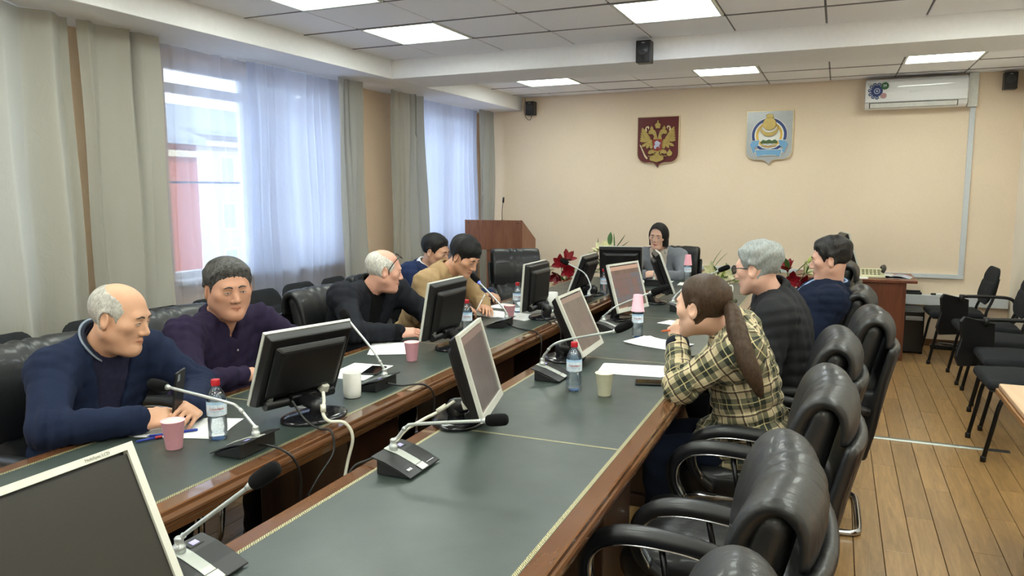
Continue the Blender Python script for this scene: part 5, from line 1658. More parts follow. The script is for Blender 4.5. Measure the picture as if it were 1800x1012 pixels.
def hand_sdf(side, curl=(.35, .45, .35), thumb=.0, spread=.1):
    """side +1 = left hand (thumb at +x), -1 = right; +y fingers, +z back of the hand"""
    s = SDF()
    s.box((0, .048, 0), (.040, .046, .0135), .013)
    s.cone((0, -.05, 0), (0, .02, 0), .025, .026, .03, flat=((0, 0, 1), .75))
    L = {0: .068, 1: .076, 2: .071, 3: .056}
    for i in range(4):
        x = side * (.0295 - .0197 * i)
        p = np.array([x, .086 - .004 * abs(i - 1.2), .001]); a = 0.0
        az = (x / .03) * spread
        r = .0088 if i < 3 else .0076
        for j, fr in enumerate((.44, .31, .25)):
            a += curl[j] * (1 + .07 * i)
            d = np.array([math.sin(az) * math.cos(a), math.cos(az) * math.cos(a), -math.sin(a)])
            q = p + d * L[i] * fr
            s.cone(p, q, r, r * .93, .004 if j == 0 else .003)
            p = q; r *= .92
    b = np.array([side * .026, .014, -.006]); m = np.array([side * (.052 - thumb * .02), .046, -.014 - thumb * .012]); e = np.array([side * (.058 - thumb * .045), .074, -.020 - thumb * .014]); f = np.array([side * (.056 - thumb * .062), .094, -.022 - thumb * .012])
    s.cone(b, m, .015, .0115, .014); s.cone(m, e, .0112, .0098, .004); s.cone(e, f, .0096, .0082, .003)
    return s

M_EYEW = plain('eye white', '#cfc8c0', .25); M_IRIS = plain('dark iris', '#1a100c', .2)
M_NOST = plain('dark mouth line', '#4a2a22', .6)
def skin_mats(tone, fe=False):
    if tone in _MC: return _MC[tone]
    out = []
    for nm, mul in (('skin', (1, 1, 1)), ('lip', (.78, .40, .42) if fe else (.90, .70, .68))):
        c = tuple(a * b for a, b in zip(srgb(tone), mul))
        t = NT(nm + tone).set(.52, 0, 0, .35)
        v = t.coords()
        n = t.noise(v, 18, 3); n2 = t.noise(v, 260, 2)
        cc = t.ramp(n, [(.35, (c[0] * .97, c[1] * .92, c[2] * .90)), (.65, c)])
        t.base(cc); t.bump(n2, .08, .001)
        t.b.inputs['Subsurface Weight'].default_value = .06
        t.b.inputs['Subsurface Radius'].default_value = (.01, .004, .002)
        out.append(t.m)
    _MC[tone] = out
    return out

def hair_mat(name, c1, c2, rough=.5):
    if name in _MC: return _MC[name]
    t = NT(name).set(rough, 0, 0, .25)
    v = t.coords(scale=(1.0, .10, .22))
    n = t.noise(v, 800, 2, .6, .2); n2 = t.noise(t.coords(scale=(1.0, .3, .45)), 130, 3, .6, .5)
    f = t.math('ADD', t.math('MULTIPLY', n, .45), t.math('MULTIPLY', n2, .55))
    t.base(t.ramp(f, [(.38, srgb(c1)), (.60, srgb(c2))]))
    t.bump(t.math('ADD', t.math('MULTIPLY', n, .4), n2), .30, .0025)
    _MC[name] = t.m
    return t.m

def torso_frame(J):
    up = nv(J['N'] - J['P']); lat = nv(J['SR'] - J['SL']); lat = nv(lat - up * (lat @ up)); fwd = np.cross(up, lat)
    return lat, fwd, up
def torso_sdf(J, b=1.0, c=1.0, t=0.0, arms=True, low=True):
    lat, fwd, up = torso_frame(J); R = np.stack([lat, fwd, up], 1)
    P, N = J['P'], J['N']; H = np.linalg.norm(N - P)
    s = SDF()
    s.ell(P + (N - P) * .68, np.array([.178 * c, .118 * c, .40 * H]) + t, R)
    s.ell(P + (N - P) * .34 + fwd * .025 * b, np.array([.165 * b, .130 * b, .36 * H]) + t, R, .07)
    if low: s.ell(P + fwd * .01, np.array([.178 * b, .150 * b, .125]) + t, R, .07)
    for k in ('SL', 'SR'):
        s.cone(N - up * .015, J[k], .056 + t, .060 + t, .05)
        s.cone(J[k], P + (N - P) * .62 + (J[k] - N) * .45, .068 + t, .09 + t, .06)
    if arms:
        for S, E, W in (('SL', 'EL', 'WL'), ('SR', 'ER', 'WR')):
            s.cone(J[S], J[E], .066 * (.5 + .5 * c) + t, .051 + t, .045)
            s.cone(J[E], J[W], .051 + t, .038 + t, .022)
    return s
def fold_disp(J, a=.004, seed=1):
    lat, fwd, up = torso_frame(J); P = J['P']
    r = np.random.RandomState(seed); ph = r.rand(8) * 6.28
    def f(p):
        e = p - P
        u, v, w = e @ lat, e @ fwd, e @ up
        cr = lambda x: 1 - 1.6 * np.abs(np.sin(x * .5))
        d = a * .75 * cr(105 * w + 30 * u + 2.4 * np.sin(7 * u + 5 * v + ph[0]) + ph[1]) * (.35 + .65 * np.exp(-((w - .12) / .14) ** 2))
        d = d + a * .55 * cr(80 * u - 60 * v + 2.0 * np.sin(11 * w + ph[2]) + ph[3])
        for S, E, W, q in (('SL', 'EL', 'WL', 4), ('SR', 'ER', 'WR', 5)):
            x = J[E]; dd = np.sqrt(((p - x) ** 2).sum(1)); ax = nv(J[W] - J[E]); ax2 = nv(J[S] - J[E])
            m = np.exp(-(dd / .10) ** 2)
            d = d + a * 1.5 * m * cr(170 * (p - x) @ ax + 1.5 * np.sin(30 * (p - x) @ up + ph[q]))
            d = d + a * .35 * np.exp(-((((p - J[S]) ** 2).sum(1) ** .5 - .09) / .06) ** 2) * cr(130 * (p - J[S]) @ nv(ax2 + .4 * fwd) + ph[q])
        return d
    return f
def collar_g(c, ax, fwd, r, h, gap=.35, flare=.02, th=.004, ry=None, n=26, drop=.3):
    ax = nv(ax); fwd = nv(np.asarray(fwd) - ax * (np.asarray(fwd) @ ax)); lat = np.cross(fwd, ax)
    sec = [(0, 0), (th, 0), (th + .002, h * .9), (flare, h * drop), (flare + th, h * drop + .002), (th + .006, h + .003), (0, h + .002)]
    ry = ry or r
    V = []; k = len(sec); F = []
    for i in range(n + 1):
        a = gap + (2 * PI - 2 * gap) * i / n
        d = fwd * math.cos(a) * ry / r + lat * math.sin(a)
        e = min(i, n - i) / 3.0; sc = min(1.0, .72 + .28 * e)
        dip = -.030 * max(0, math.cos(a)) ** 2
        for u, z in sec: V.append(np.asarray(c) + d * (r + u) + ax * (z * sc + dip))
    for i in range(n):
        for j in range(k): F.append((i * k + j, i * k + (j + 1) % k, (i + 1) * k + (j + 1) % k, (i + 1) * k + j))
    F += [tuple(range(k)), tuple(reversed(range(n * k, n * k + k)))]
    return G().add([tuple(v) for v in V], F, True)

def person(lab, J, head, tone, hair, top, opt):
    J = {k: np.array(v, float) for k, v in J.items()}
    lat, fwd, up = torso_frame(J)
    O = np.array([J['P'][0], J['P'][1], 0.0])
    c, yaw, pitch, roll = head
    c = np.array(c, float); yaw, pitch, roll = map(math.radians, (yaw, pitch, roll))
    Y = np.array([math.cos(yaw) * math.cos(pitch), math.sin(yaw) * math.cos(pitch), -math.sin(pitch)])
    X = np.array([math.sin(yaw), -math.cos(yaw), 0.0]); Z = np.cross(X, Y)
    X, Z = X * math.cos(roll) + Z * math.sin(roll), Z * math.cos(roll) - X * math.sin(roll)
    R = np.stack([X, Y, Z], 1)
    sc = opt.get('hs', 1.0)
    tow = lambda V: (V * sc) @ R.T + c - O
    loc = lambda p: ((np.asarray(p, float) - c) @ R) / sc
    fe = opt.get('female', False)
    hd = head_sdf(opt.get('w', 1.0), opt.get('fat', 0.0), fe)
    full = head_sdf(opt.get('w', 1.0), opt.get('fat', 0.0), fe)
    nb = loc(J['N'] - up * .05 + fwd * .0)
    full.cone((0, -.020, -.045), nb, (.043 if fe else .052) + opt.get('fat', 0) * 1.2, (.050 if fe else .062) + opt.get('fat', 0), .03)
    lo, hi = bounds(full, .01); lo = np.maximum(lo, -.26); hi = np.minimum(hi, .26)
    V, F = full.nets(lo, hi, opt.get('res', .004))
    cen = V[F].mean(1)
    lip = (np.abs(cen[:, 0]) < .023) & (cen[:, 1] > .06) & (np.abs(cen[:, 2] + .0658) < .0088 * (1 - (cen[:, 0] / .024) ** 2))
    parts = [(tow(V), F)]; mi = [lip.astype(int)]
    # hands, wrists and the hidden core of the body belong to the same body mesh
    for side, W_k, E_k, key in ((1, 'WL', 'EL', 'HL'), (-1, 'WR', 'ER', 'HR')):
        if key not in opt: continue
        d, n, curl, th = opt[key]
        hs = hand_sdf(side, curl, th); yv = nv(d); zv = nv(np.asarray(n, float) - yv * (np.asarray(n, float) @ yv)); xv = np.cross(yv, zv)
        Rh = np.stack([xv, yv, zv], 1)
        hl, hh = bounds(hs, .012)
        v, f = hs.nets(hl, hh, opt.get('hres', .0036))
        parts.append((v * opt.get('handscale', 1.0) @ Rh.T + J[W_k] - O, f)); mi.append(np.zeros(len(f), int))
    core = torso_sdf(J, opt.get('b', 1) * .9, opt.get('c', 1) * .9, -.022)
    for sgn, K, A in ((-1, 'KL', 'AL'), (1, 'KR', 'AR')):
        core.cone(J['P'] + lat * sgn * .09, J[K], .07, .05, .03); core.cone(J[K], J[A], .05, .035, .02)
    cl, ch = bounds(core, .02)
    v, f = core.nets(cl, ch, .03)
    parts.append((v - O, f)); mi.append(np.zeros(len(f), int))
    V, F = vmerge(parts)
    me = npmesh('person', V, F, True, np.concatenate(mi))
    body = new('person', me, skin_mats(tone, fe), None, tuple(O))
    tag(body, lab, 'person', 'people at the meeting')
    # eyes, brows and mouth line, laid on the face surface
    cls = opt.get('eyes', .45)
    def surf(x, z, out=0.0):
        ys_ = np.linspace(.04, .125, 86); dv = hd(np.stack([np.full(86, x), ys_, np.full(86, z)], 1))
        k = np.where(dv < 0)[0]
        return Vector((x, (ys_[k[-1]] if len(k) else .07) + out, z))
    Rm = Matrix(R.tolist()).to_4x4(); Mh = Matrix.Translation(tuple(c - O)) @ Rm @ Matrix.Scale(sc, 4)
    for sx in (-1, 1):
        f0 = surf(sx * .032, .0005)
        e = part('eye', G().ball((sx * .032, f0.y - .0035, .0005), (.0135, .0060, .0070 * cls + .0012), 14, 8, Mh), M_EYEW, body)
        part('iris', G().ball((sx * .032, f0.y - .0018, .0003), (.0055, .0052, .0066 * cls + .0010), 10, 8, Mh), M_IRIS, e)
        part('eyelid_line', G().tube([Mh @ surf(sx * (.032 + u * .0155), .0005 + (.0068 * cls + .0016) * (1 - u * u), .0004) for u in (-1, -.5, 0, .5, 1)], [.0008, .0015, .0018, .0016, .0009], 6), M_IRIS, body)
        bm = opt.get('brow')
        if bm: part('eyebrow', G().tube([Mh @ surf(sx * (.012 + u * .036), .0225 + .006 * math.sin(PI * min(1, u * 1.1)), .0006) for u in (0, .2, .4, .6, .8, 1)], [.0022, .0034, .0036, .0032, .0025, .0012], 6), bm, body)
        part('nostril', G().ball(tuple(surf(sx * .0075, -.0405, -.0015)), (.0032, .003, .0022), 8, 6, Mh), M_NOST, body)
    part('mouth_line', G().tube([Mh @ surf(u * .0215, -.0658 + .0008 * math.cos(u * 3), .0002) for u in (-1, -.66, -.33, 0, .33, .66, 1)], [.0006, .0010, .0011, .0012, .0011, .0010, .0006], 6), M_NOST, body)
    # hair
    hk, hm, ht, wild = hair
    hs = hair_sdf(hd, hk, ht, opt.get('seed', 1), wild)
    if hk == 'bob': l2, h2 = (-.125, -.14, -.13), (.125, .12, .15)
    else: l2, h2 = (-.11, -.15, -.10), (.11, .12, .15)
    v, f = hs.nets(l2, h2, .0042)
    ho = new('hair', npmesh('hair', tow(v), f), hm, body)
    if 'tail' in opt:
        pts, rad = opt['tail']
        tl = SDF()
        cv = bez([Vector((*q, r_)).xyz for q, r_ in zip(pts, rad)], 18); nr = len(cv); rv = np.interp(np.linspace(0, 1, nr), np.linspace(0, 1, len(rad)), rad)
        for a, b_, r1, r2 in zip(cv[:-1], cv[1:], rv[:-1], rv[1:]): tl.cone(a, b_, r1, r2, .02, flat=((0, 1, 0), .75))
        ky = np.random.RandomState(4).rand(3) * 6
        tl.disp = lambda p: .0012 * np.sin(330 * p[:, 0] + 110 * p[:, 2] + 2 * np.sin(14 * p[:, 2])) + .001 * np.sin(300 * p[:, 1] + 20 * p[:, 2])
        a, b_ = bounds(tl, .02); v, f = tl.nets(a, b_, .006)
        new('ponytail', npmesh('ponytail', v - O, f), hm, body)
        part('hair_tie', G().tube([(pts[0][0] + .028 * math.cos(q) - O[0] + .006 * math.sin(q), pts[0][1] + .026 * math.sin(q) - O[1], pts[0][2] + .016 * math.cos(q)) for q in np.linspace(0, 2 * PI, 20)], .008, 8), fabric('olive hair tie', '#3b3d2c'), body)
    # clothes
    b, cc = opt.get('b', 1.0), opt.get('c', 1.0)
    name, mat, th = top
    ts = torso_sdf(J, b, cc, th)
    ts.disp = fold_disp(J, opt.get('fold', .0075), opt.get('seed', 1))
    if 'skirt' in opt:
        for sgn, K in ((-1, 'KL'), (1, 'KR')): ts.cone(J['P'] + lat * sgn * .09 - np.array([0, 0, .02]), J['P'] * (1 - opt['skirt']) + J[K] * opt['skirt'] + lat * sgn * .0 + np.array([0, 0, .0]), .135, .112, .05)
    # neck hole
    hc = loc(J['N']); na = nv(c - Y * .03 * sc - Z * .05 * sc - J['N'] + up * .02)
    ts.cone(J['N'] - na * .01, J['N'] + na * .2, .050 + opt.get('nk', .0), .075, .008, True)
    P, N = J['P'], J['N']
    if 'vee' in opt:
        a0, wv, off = opt['vee']
        def vee(p):
            e = p - P; w_ = e @ up; l_ = e @ lat - off; f_ = e @ fwd
            hw = np.clip((w_ - a0) / (np.linalg.norm(N - P) - a0), -.3, 1.6) * wv
            return np.maximum(np.abs(l_) - hw, .0 - f_)
        ts.P.append(('f', vee, None, None, 0, .006, True, None))
    if 'hem' in opt: ts.half(P + up * opt['hem'], -up)
    lo, hi = bounds(ts, .02)
    v, f = ts.nets(lo, hi, opt.get('cres', .0095))
    me = npmesh(name, v - O, f)
    if opt.get('plaid'):
        bones = [(P, N, lat, 0), (J['SL'], J['EL'], fwd, .3), (J['EL'], J['WL'], fwd, .7), (J['SR'], J['ER'], fwd, .3), (J['ER'], J['WR'], fwd, .7)]
        rads = [.17, .055, .045, .055, .045]
        best = np.full(len(v), 9.0); uv = np.zeros((len(v), 3))
        for (a, e, ref, o_), rr in zip(bones, rads):
            ax = nv(e - a); L_ = np.linalg.norm(e - a); t_ = np.clip((v - a) @ ax, 0, L_)
            q = v - a - np.outer(t_, ax); dist = np.sqrt((q * q).sum(1)) - rr
            r1 = nv(ref - ax * (ref @ ax)); r2 = np.cross(ax, r1)
            ang = np.arctan2(q @ r2, q @ r1)
            m = dist < best
            best[m] = dist[m]; uv[m, 0] = (ang * (rr if rr > .1 else rr * 1.15) + o_)[m]; uv[m, 1] = ((v - a) @ ax + o_)[m]
        at = me.attributes.new('plaid', 'FLOAT_VECTOR', 'POINT'); at.data.foreach_set('vector', uv.astype(np.float32).ravel())
    top_o = new(name, me, mat, body)
    if 'inner' in opt:
        nm2, m2 = opt['inner']
        si = torso_sdf(J, b, cc, th - .010, arms=False)
        si.disp = fold_disp(J, .0025, 9)
        si.cone(J['N'] - na * .01, J['N'] + na * .2, .053 + opt.get('nk', 0), .075, .008, True)
        lo, hi = bounds(si, .02); v, f = si.nets(lo, hi, .011)
        new(nm2, npmesh(nm2, v - O, f), m2, body)
    for cn, r, h, gap, flare, m2, dz in opt.get('collars', ()):
        part(cn, collar_g(J['N'] + na * (.012 + dz) + fwd * .008 - O, na, fwd, r, h, gap, flare, ry=r * 1.08), m2, body)
    for cn, m2 in opt.get('cuffs', ()):
        for E_k, W_k in (('EL', 'WL'), ('ER', 'WR')):
            a = nv(J[W_k] - J[E_k]); w0 = J[W_k] - O
            part(cn, G().tube([w0 - a * .035, w0 - a * .028, w0 + a * .006, w0 + a * .012], [.036 + th, .0405 + th, .0400 + th, .034 + th], 18), m2, body)
    if 'buttons' in opt:
        m2, n_, a_, b_ = opt['buttons']
        for k in range(n_):
            w_ = a_ + (b_ - a_) * k / max(1, n_ - 1); p0 = P + up * w_
            tlo, thi = .0, .4
            for _ in range(24):
                tm = (tlo + thi) / 2
                if ts((p0 + fwd * tm)[None])[0] < 0: tlo = tm
                else: thi = tm
            part('button', G().ball(tuple(p0 + fwd * (tlo + .001) - O), .0055, 10, 6), m2, body)
    # trousers and shoes
    tr = SDF(); Rt = np.stack([lat, fwd, up], 1)
    tr.ell(P - up * .01, np.array([.172 * b, .145 * b, .12]), Rt)
    for sgn, K, A in ((-1, 'KL', 'AL'), (1, 'KR', 'AR')):
        tr.cone(P + lat * sgn * .09, J[K], .088, .068, .05); tr.cone(J[K], J[A], .067, .050, .03)
    tr.disp = lambda p: .003 * np.sin(60 * p[:, 2] + 40 * p[:, 0] + 2 * np.sin(20 * p[:, 1]))
    lo, hi = bounds(tr, .02); v, f = tr.nets(lo, hi, .014)
    new('trousers', npmesh('trousers', v - O, f), opt.get('pants', M_PANTS), body)
    ff = nv([fwd[0], fwd[1], 0])
    for A in ('AL', 'AR'):
        sh = SDF(); a = np.array([J[A][0], J[A][1], .0])
        sh.cone(a + (0, 0, .05), a + ff * .05 + (0, 0, .045), .042, .042); sh.cone(a + ff * .05 + (0, 0, .042), a + ff * .17 + (0, 0, .032), .042, .030, .03); sh.cone(a - ff * .02 + (0, 0, .045), a + (0, 0, .10), .042, .045, .03)
        sh.half(a + (0, 0, .002), (0, 0, -1))
        lo, hi = bounds(sh, .02); v, f = sh.nets(lo, hi, .012)
        new('shoe', npmesh('shoe', v - O, f), M_SHOE, body)
    return body, R, c, O

M_PANTS = fabric('dark trousers', '#15161c', .9); M_SHOE = plain('black shoe leather', '#0c0c0d', .3)
M_JEANS = fabric('dark blue jeans', '#1b2436', .9)
H_BALD = hair_mat('short grey hair', '#8d8a84', '#bdb9b0'); H_SALT = hair_mat('black grey hair', '#1c1b1b', '#565452'); H_WHITE = hair_mat('white hair', '#a19d95', '#d6d3cb')
H_BLACK = hair_mat('black hair', '#080808', '#201e1e', .62); H_GREY = hair_mat('silver hair', '#7a7e7e', '#9ea2a0', .6); H_BROWN = hair_mat('brown hair', '#2f2218', '#483627', .5); H_BLK2 = hair_mat('black brown hair', '#0d0b0b', '#2e2a28')
S_A, S_B, S_C, S_D, S_E, S_F, S_G, S_H, S_I = '#cfa184', '#c6957c', '#dba792', '#c69a80', '#cf9f82', '#e2b8a2', '#dfb49c', '#d8ad9a', '#cfa28e'

def seat_legs(P, fwd, spread=.12, kn=.42, z=.50):
    P = np.array(P, float); f = nv([fwd[0], fwd[1], 0]); l = np.array([f[1], -f[0], 0])   # l = right
    K = {}
    for k, s in (('L', -1), ('R', 1)):
        kp = P + f * kn + l * s * spread; K['K' + k] = (kp[0], kp[1], z)
        ap = kp - f * .03; K['A' + k] = (ap[0], ap[1], .09)
    return K

# ---- man in navy jacket
M_PIPE = plain('grey piping', '#7d8796', .6)
M_NAVY = fabric('navy fleece', '#192239', .95, 500, .5, .15, .3, .5); M_NAVYY = fabric('navy yoke cloth', '#19202f', .7, 900, .2); M_DSH = fabric('dark checked shirt', '#25253a', .85, 60, .2, .35)
P = (-2.74, 1.98, .56)
J = dict(P=P, N=(-2.545, 1.975, 1.02), SR=(-2.56, 1.795, .955), SL=(-2.51, 2.165, .955), ER=(-2.365, 1.625, .818), WR=(-2.195, 1.838, .812), EL=(-2.33, 2.25, .82), WL=(-2.14, 2.025, .812), **seat_legs(P, (1, 0)))
person('balding man in navy zip jacket holding a phone, nearest on the left', J, ((-2.425, 1.98, 1.135), 20, 14, 3), S_A, ('bald', H_BALD, .0055, .0006),
       ('jacket', M_NAVY, .011), dict(b=1.05, c=1.05, w=1.03, fat=.005, hs=1.03, brow=hair_mat('dark brow', '#2e2622', '#54483f'), eyes=.25, vee=(.10, .075, .0), inner=('shirt', M_DSH), nk=.006,
       HR=((.80, .60, .05), (-.15, -.75, .62), (.45, .55, .4), .25), HL=((.55, -.82, .05), (.45, .35, .8), (.4, .5, .4), .3),
       collars=(('shirt_collar', .062, .035, .30, .014, M_DSH, -.005), ('jacket_collar', .072, .055, .50, .010, M_NAVYY, -.010), ('collar_piping', .0835, .007, .52, .003, M_PIPE, .034)), cuffs=(('cuff', M_NAVY),), buttons=(plain('dark button', '#5c5c66', .3), 3, .16, .36), seed=2))
# ---- man in purple polo
M_PURP = fabric('dark purple knit', '#241c33', .95, 500, .45, .15, .3, .5)
P = (-2.76, 2.68, .56)
J = dict(P=P, N=(-2.60, 2.64, 1.015), SR=(-2.57, 2.40, .975), SL=(-2.58, 2.88, .965), ER=(-2.37, 2.235, .825), WR=(-2.325, 2.47, .812), EL=(-2.35, 3.0, .82), WL=(-2.27, 2.74, .812), **seat_legs(P, (1, 0)))
person('heavyset man in dark purple polo with short greying hair, facing the camera', J, ((-2.51, 2.615, 1.163), -28, 7, -2), S_B, ('full', H_SALT, .011, .0014),
       ('polo_shirt', M_PURP, .004), dict(b=1.2, c=1.14, w=1.12, fat=.010, hs=1.05, brow=hair_mat('grey brow', '#2a2624', '#5a524c'), eyes=.22, nk=.008, vee=(.40, .03, 0), fold=.011,
       HR=((.12, .95, -.05), (.3, -.1, .95), (.25, .3, .2), .2), HL=((.1, -.95, 0), (.3, 0, .95), (.3, .3, .2), .2),
       collars=(('collar', .070, .040, .38, .024, M_PURP, -.01),), buttons=(plain('pale button', '#8a8a90', .3), 2, .30, .38), seed=3))
# ---- man in dark suit, glasses on head
M_SUITD = fabric('black suit cloth', '#191b22', .8, 900, .3, .15, .15, .4); M_BLKSH = fabric('black shirt', '#0b0b0d', .85)
P = (-2.76, 3.76, .56)
J = dict(P=P, N=(-2.545, 3.77, 1.02), SR=(-2.55, 3.53, 1.0), SL=(-2.51, 4.01, .985), ER=(-2.38, 3.39, .835), WR=(-2.225, 3.585, .812), EL=(-2.31, 4.08, .83), WL=(-2.17, 3.85, .812), **seat_legs(P, (1, 0)))
_, R, c, O = person('white-haired man in black suit looking away, glasses pushed onto his head', J, ((-2.435, 3.79, 1.132), 40, 10, 0), S_C, ('bald', H_WHITE, .007, .0014),
       ('suit_jacket', M_SUITD, .008), dict(b=1.08, c=1.06, hs=1.0, fat=.003, eyes=.4, brow=hair_mat('white brow', '#8a847a', '#b0aaa0'), vee=(.12, .07, 0), inner=('shirt', M_BLKSH), nk=.010,
       HR=((.85, .50, -.02), (-.1, -.45, .9), (.2, .3, .25), .1), HL=((.7, -.7, 0), (.2, .3, .9), (.3, .35, .3), .1),
       collars=(('shirt_collar', .066, .036, .3, .018, M_BLKSH, 0), ('lapel_collar', .080, .030, .6, .022, M_SUITD, -.02)), cuffs=(('cuff', M_BLKSH),), seed=4))
def glasses(R, c, hs, at, tilt, lab, mat, parent_name=None):
    t = thing('eyeglasses', lab, 'glasses', tuple(c)); t.rotation_euler = Matrix(R.tolist()).to_euler()
    Mt = Matrix.Translation(at) @ Matrix.Rotation(tilt, 4, 'X')
    for sx in (-1, 1):
        ring = [Mt @ Vector((sx * .034 + .025 * math.cos(a), 0, .019 * math.sin(a))) for a in np.linspace(0, 2 * PI, 20, endpoint=False)]
        part('lens_rim', G().tube(ring, .0022, 6, closed=True), mat, t)
        part('lens', G().lathe([(.0235, -.0004), (.0235, .0004)], 20, M=Mt @ Matrix.Translation((sx * .034, 0, 0)) @ Matrix.Rotation(PI / 2, 4, 'X') @ Matrix.Diagonal((1, .76, 1, 1))), M_GLASS, t)
        part('temple', G().tube([Mt @ Vector(p) for p in ((sx * .060, 0, .006), (sx * .079, -.012, .008), (sx * .084, -.06, .006), (sx * .085, -.105, -.002), (sx * .083, -.125, -.022))], .0026, 6), mat, t)
    part('bridge', G().tube([Mt @ Vector(p) for p in ((-.010, 0, .004), (0, .003, .007), (.010, 0, .004))], .002, 6), mat, t)
    return t
M_GLF = plain('black glasses frame', '#0b0b0c', .25)
glasses(R, c, 1.05, (0, .070, .098), .95, 'black eyeglasses pushed up on the white-haired man\'s head', M_GLF)
# ---- man in navy suit, half hidden
M_SUITN = fabric('navy suit cloth', '#1b284a', .8, 900, .3, .15, .15, .3); M_WSH = fabric('white shirt', '#d9dbe2', .8)
P = (-2.93, 5.02, .56)
J = dict(P=P, N=(-2.865, 5.02, 1.02), SR=(-2.87, 4.81, .99), SL=(-2.87, 5.23, .99), ER=(-2.74, 4.74, .75), WR=(-2.56, 4.90, .80), EL=(-2.66, 5.26, .78), WL=(-2.40, 5.16, .815), **seat_legs(P, (1, 0), kn=.44))
person('man in navy suit with black hair, half hidden behind the beige sweater man', J, ((-2.765, 5.01, 1.14), 2, 16, 0), S_D, ('full', H_BLACK, .008, .0008),
       ('suit_jacket', M_SUITN, .008), dict(hs=1.04, eyes=.3, brow=H_BLACK, vee=(.12, .075, 0), inner=('shirt', M_WSH), nk=.008, HR=((.8, .5, .1), (0, -.3, .95), (.4, .4, .3), .2), HL=((.8, -.5, 0), (0, .2, .95), (.4, .4, .3), .2),
       collars=(('shirt_collar', .062, .034, .3, .016, M_WSH, 0), ('lapel_collar', .078, .03, .6, .02, M_SUITN, -.02)), seed=5, res=.0048))
# ---- man in beige sweater
M_BEIGE = fabric('beige knit', '#a58a66', .95, 420, .5, .1, .2, .5)
P = (-2.70, 4.45, .56)
J = dict(P=P, N=(-2.385, 4.45, 1.07), SR=(-2.42, 4.255, 1.005), SL=(-2.40, 4.655, 1.005), ER=(-2.38, 4.13, .80), WR=(-2.255, 4.40, .815), EL=(-2.28, 4.78, .815), WL=(-2.17, 4.60, .812), **seat_legs(P, (1, 0)))
person('young black-haired man in beige sweater bent over, writing with a white pen', J, ((-2.235, 4.44, 1.165), -8, 30, 0), S_E, ('fringe', H_BLACK, .014, .0020),
       ('sweater', M_BEIGE, .006), dict(hs=1.02, w=.98, eyes=.22, brow=H_BLACK, HR=((.62, .78, .0), (.1, -.3, .9), (.5, .6, .4), .5), HL=((.6, -.75, 0), (.2, .2, .95), (.3, .3, .2), .2),
       collars=(('ribbed_collar', .060, .022, .02, .010, M_BEIGE, -.002),), cuffs=(('cuff', M_BEIGE),), nk=.002, seed=6))
# ---- woman in grey blazer at the head of the table
M_GREYB = fabric('grey blazer cloth', '#7b7f86', .85, 900, .3, .1, .15, .3); M_TOPB = fabric('pale beige top', '#c7bcae', .85)
P = (-1.51, 7.45, .56)
J = dict(P=P, N=(-1.565, 7.34, 1.015), SR=(-1.745, 7.31, .955), SL=(-1.375, 7.31, .955), ER=(-1.80, 7.10, .785), WR=(-1.615, 6.985, .812), EL=(-1.285, 7.09, .785), WL=(-1.42, 6.985, .812), **seat_legs(P, (0, -1)))
person('woman with black bob in grey blazer at the head of the table', J, ((-1.57, 7.265, 1.155), -97, 10, 4), S_F, ('bob', H_BLACK, .014, .001),
       ('blazer', M_GREYB, .006), dict(c=.86, b=.92, hs=.98, w=1.05, fat=.005, female=True, fold=.004, eyes=.40, brow=H_BLACK, vee=(.05, .085, 0), inner=('top', M_TOPB), nk=.004,
       HR=((.85, -.35, .15), (-.3, -.6, .75), (.45, .5, .4), .4), HL=((-.85, -.35, .15), (.3, -.6, .75), (.45, .5, .4), .4), handscale=.9,
       collars=(('lapel_collar', .066, .032, .75, .024, M_GREYB, -.012),), seed=7, res=.0045))
# ---- woman in plaid
def plaid_mat():
    t = NT('olive plaid').set(.85, 0, 0, .2, .1)
    at = t.n('ShaderNodeAttribute'); at.attribute_name = 'plaid'
    sp = t.n('ShaderNodeSeparateXYZ'); t.l(at.outputs['Vector'], sp.inputs[0])
    u = t.math('MULTIPLY', sp.outputs[0], 1 / .105); v = t.math('MULTIPLY', sp.outputs[1], 1 / .105)
    def band(x, a, b):
        f = t.math('FRACT', t.math('ADD', x, 20.0))
        return t.math('MULTIPLY', t.math('GREATER_THAN', f, a), t.math('LESS_THAN', f, b))
    bu, bv = band(u, .0, .42), band(v, .0, .42)
    base = srgb('#c2b391'); dark = srgb('#2f332b'); mid = srgb('#6b6853')
    s = t.math('ADD', bu, bv)
    col = t.mix(t.math('GREATER_THAN', s, .5), base, mid)
    col = t.mix(t.math('GREATER_THAN', s, 1.5), col, dark)
    for x in (u, v):
        col = t.mix(t.math('MULTIPLY', band(x, .67, .73), .85), col, srgb('#3a2420'))
        col = t.mix(t.math('MULTIPLY', band(x, .75, .79), .7), col, srgb('#e2d3ac'))
        col = t.mix(t.math('MULTIPLY', band(x, .19, .225), .6), col, srgb('#d8c794'))
    t.base(col)
    n = t.noise(t.coords(), 600, 2); t.bump(t.math('ADD', t.math('MULTIPLY', n, .1), t.math('MULTIPLY', t.noise(t.coords(), 16, 3), .5)), .3, .005)
    return t.m
M_PLAID = plaid_mat(); M_DNAVY = fabric('dark navy lining', '#10131f', .8)
P = (-.235, 3.20, .56)
J = dict(P=P, N=(-.375, 3.165, 1.045), SL=(-.315, 2.985, .985), SR=(-.365, 3.355, .995), EL=(-.545, 2.985, .815), WL=(-.60, 3.20, .945), ER=(-.44, 3.52, .80), WR=(-.575, 3.42, .80), **seat_legs(P, (-1, 0)))
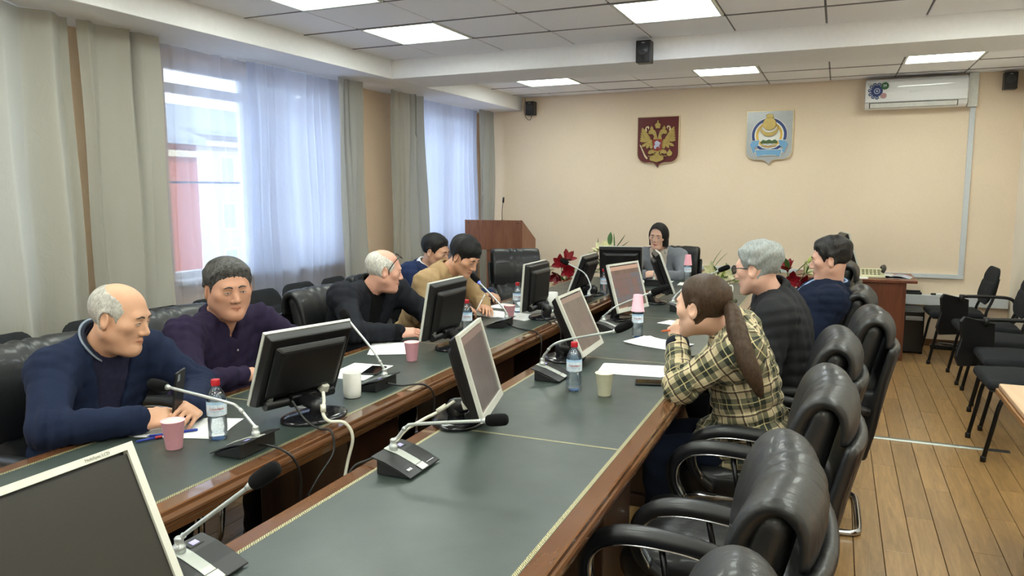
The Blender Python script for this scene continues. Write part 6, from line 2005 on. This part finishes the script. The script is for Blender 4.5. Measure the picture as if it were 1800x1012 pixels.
person('woman in olive plaid blazer with long brown ponytail, holding an orange pen', J, ((-.485, 3.075, 1.13), 160, 2, 0), S_G, ('pony', H_BROWN, .009, .0005),
       ('plaid_blazer', M_PLAID, .010), dict(c=.98, b=1.0, hs=1.06, w=.98, female=True, eyes=.4, brow=H_BROWN, plaid=True, skirt=.42, cres=.0085, fold=.011, nk=.004,
       HL=((-.25, .30, .75), (-.6, -.7, .2), (.7, .8, .5), .5), HR=((-.3, -.9, 0), (-.2, .1, .95), (.5, .6, .4), .3), handscale=.92, cuffs=(('cuff', M_DNAVY),), pants=M_JEANS,
       tail=([(-.378, 3.04, 1.150), (-.352, 2.995, 1.125), (-.328, 2.94, 1.07), (-.295, 2.90, .99), (-.262, 2.885, .92), (-.24, 2.885, .865), (-.228, 2.89, .835)], [.019, .026, .033, .034, .028, .014, .004]),
       collars=(('collar', .064, .028, .5, .018, M_PLAID, -.012),), seed=8))
# ---- grey-haired man with glasses
M_SUITG = fabric('charcoal suit cloth', '#27282b', .85, 900, .3, .15, .1, .4)
P = (-.17, 3.94, .56)
J = dict(P=P, N=(-.255, 3.91, 1.085), SL=(-.235, 3.705, 1.01), SR=(-.29, 4.10, 1.015), EL=(-.27, 3.63, .75), WL=(-.40, 3.84, .64), ER=(-.33, 4.20, .76), WR=(-.46, 4.00, .64), **seat_legs(P, (-1, 0)))
_, R, c, O = person('grey-haired man with black glasses in a charcoal suit', J, ((-.345, 3.86, 1.213), 161, 7, 0), S_H, ('grey', H_GREY, .013, .0030),
       ('suit_jacket', M_SUITG, .012), dict(b=1.12, c=1.16, hs=1.05, eyes=.4, brow=H_GREY, fold=.008, nk=.008, HL=((-.9, .3, 0), (0, -.2, .95), (.3, .3, .3), .2), HR=((-.8, -.5, 0), (0, .2, .95), (.3, .3, .3), .2),
       collars=(('jacket_collar', .066, .052, .6, .018, M_SUITG, -.006),), seed=9))
glasses(R, c, 1.05, (0, .104, .006), 0, 'black-framed eyeglasses on the grey-haired man\'s face', M_GLF)
# ---- man in navy cardigan leaning back
M_CARD = fabric('navy cardigan knit', '#121a2d', .95, 450, .5, .15, .3, .4); M_LBSH = fabric('light blue shirt', '#8fa6c8', .8)
P = (-.30, 4.83, .54)
J = dict(P=P, N=(.005, 4.82, 1.03), SL=(.0, 4.61, .96), SR=(-.01, 5.03, .96), EL=(-.10, 4.52, .71), WL=(-.36, 4.64, .69), ER=(-.12, 5.13, .71), WR=(-.36, 4.95, .69), **seat_legs(P, (-1, 0)))
person('man in navy cardigan and light blue shirt leaning back with eyes lowered', J, ((-.025, 4.80, 1.188), 177, 8, 0), S_I, ('full', H_BLK2, .012, .0022),
       ('cardigan', M_CARD, .010), dict(b=1.32, c=1.32, hs=1.04, fat=.004, eyes=.15, brow=H_BLACK, vee=(.10, .075, 0), inner=('shirt', M_LBSH), nk=.006, HL=((-.8, .4, -.1), (0, -.5, .8), (.3, .4, .3), .2), HR=((-.8, -.4, -.1), (0, .5, .8), (.3, .4, .3), .2),
       collars=(('shirt_collar', .060, .026, .3, .006, M_LBSH, .004), ('cardigan_collar', .070, .036, .6, .014, M_CARD, -.006)), seed=10))
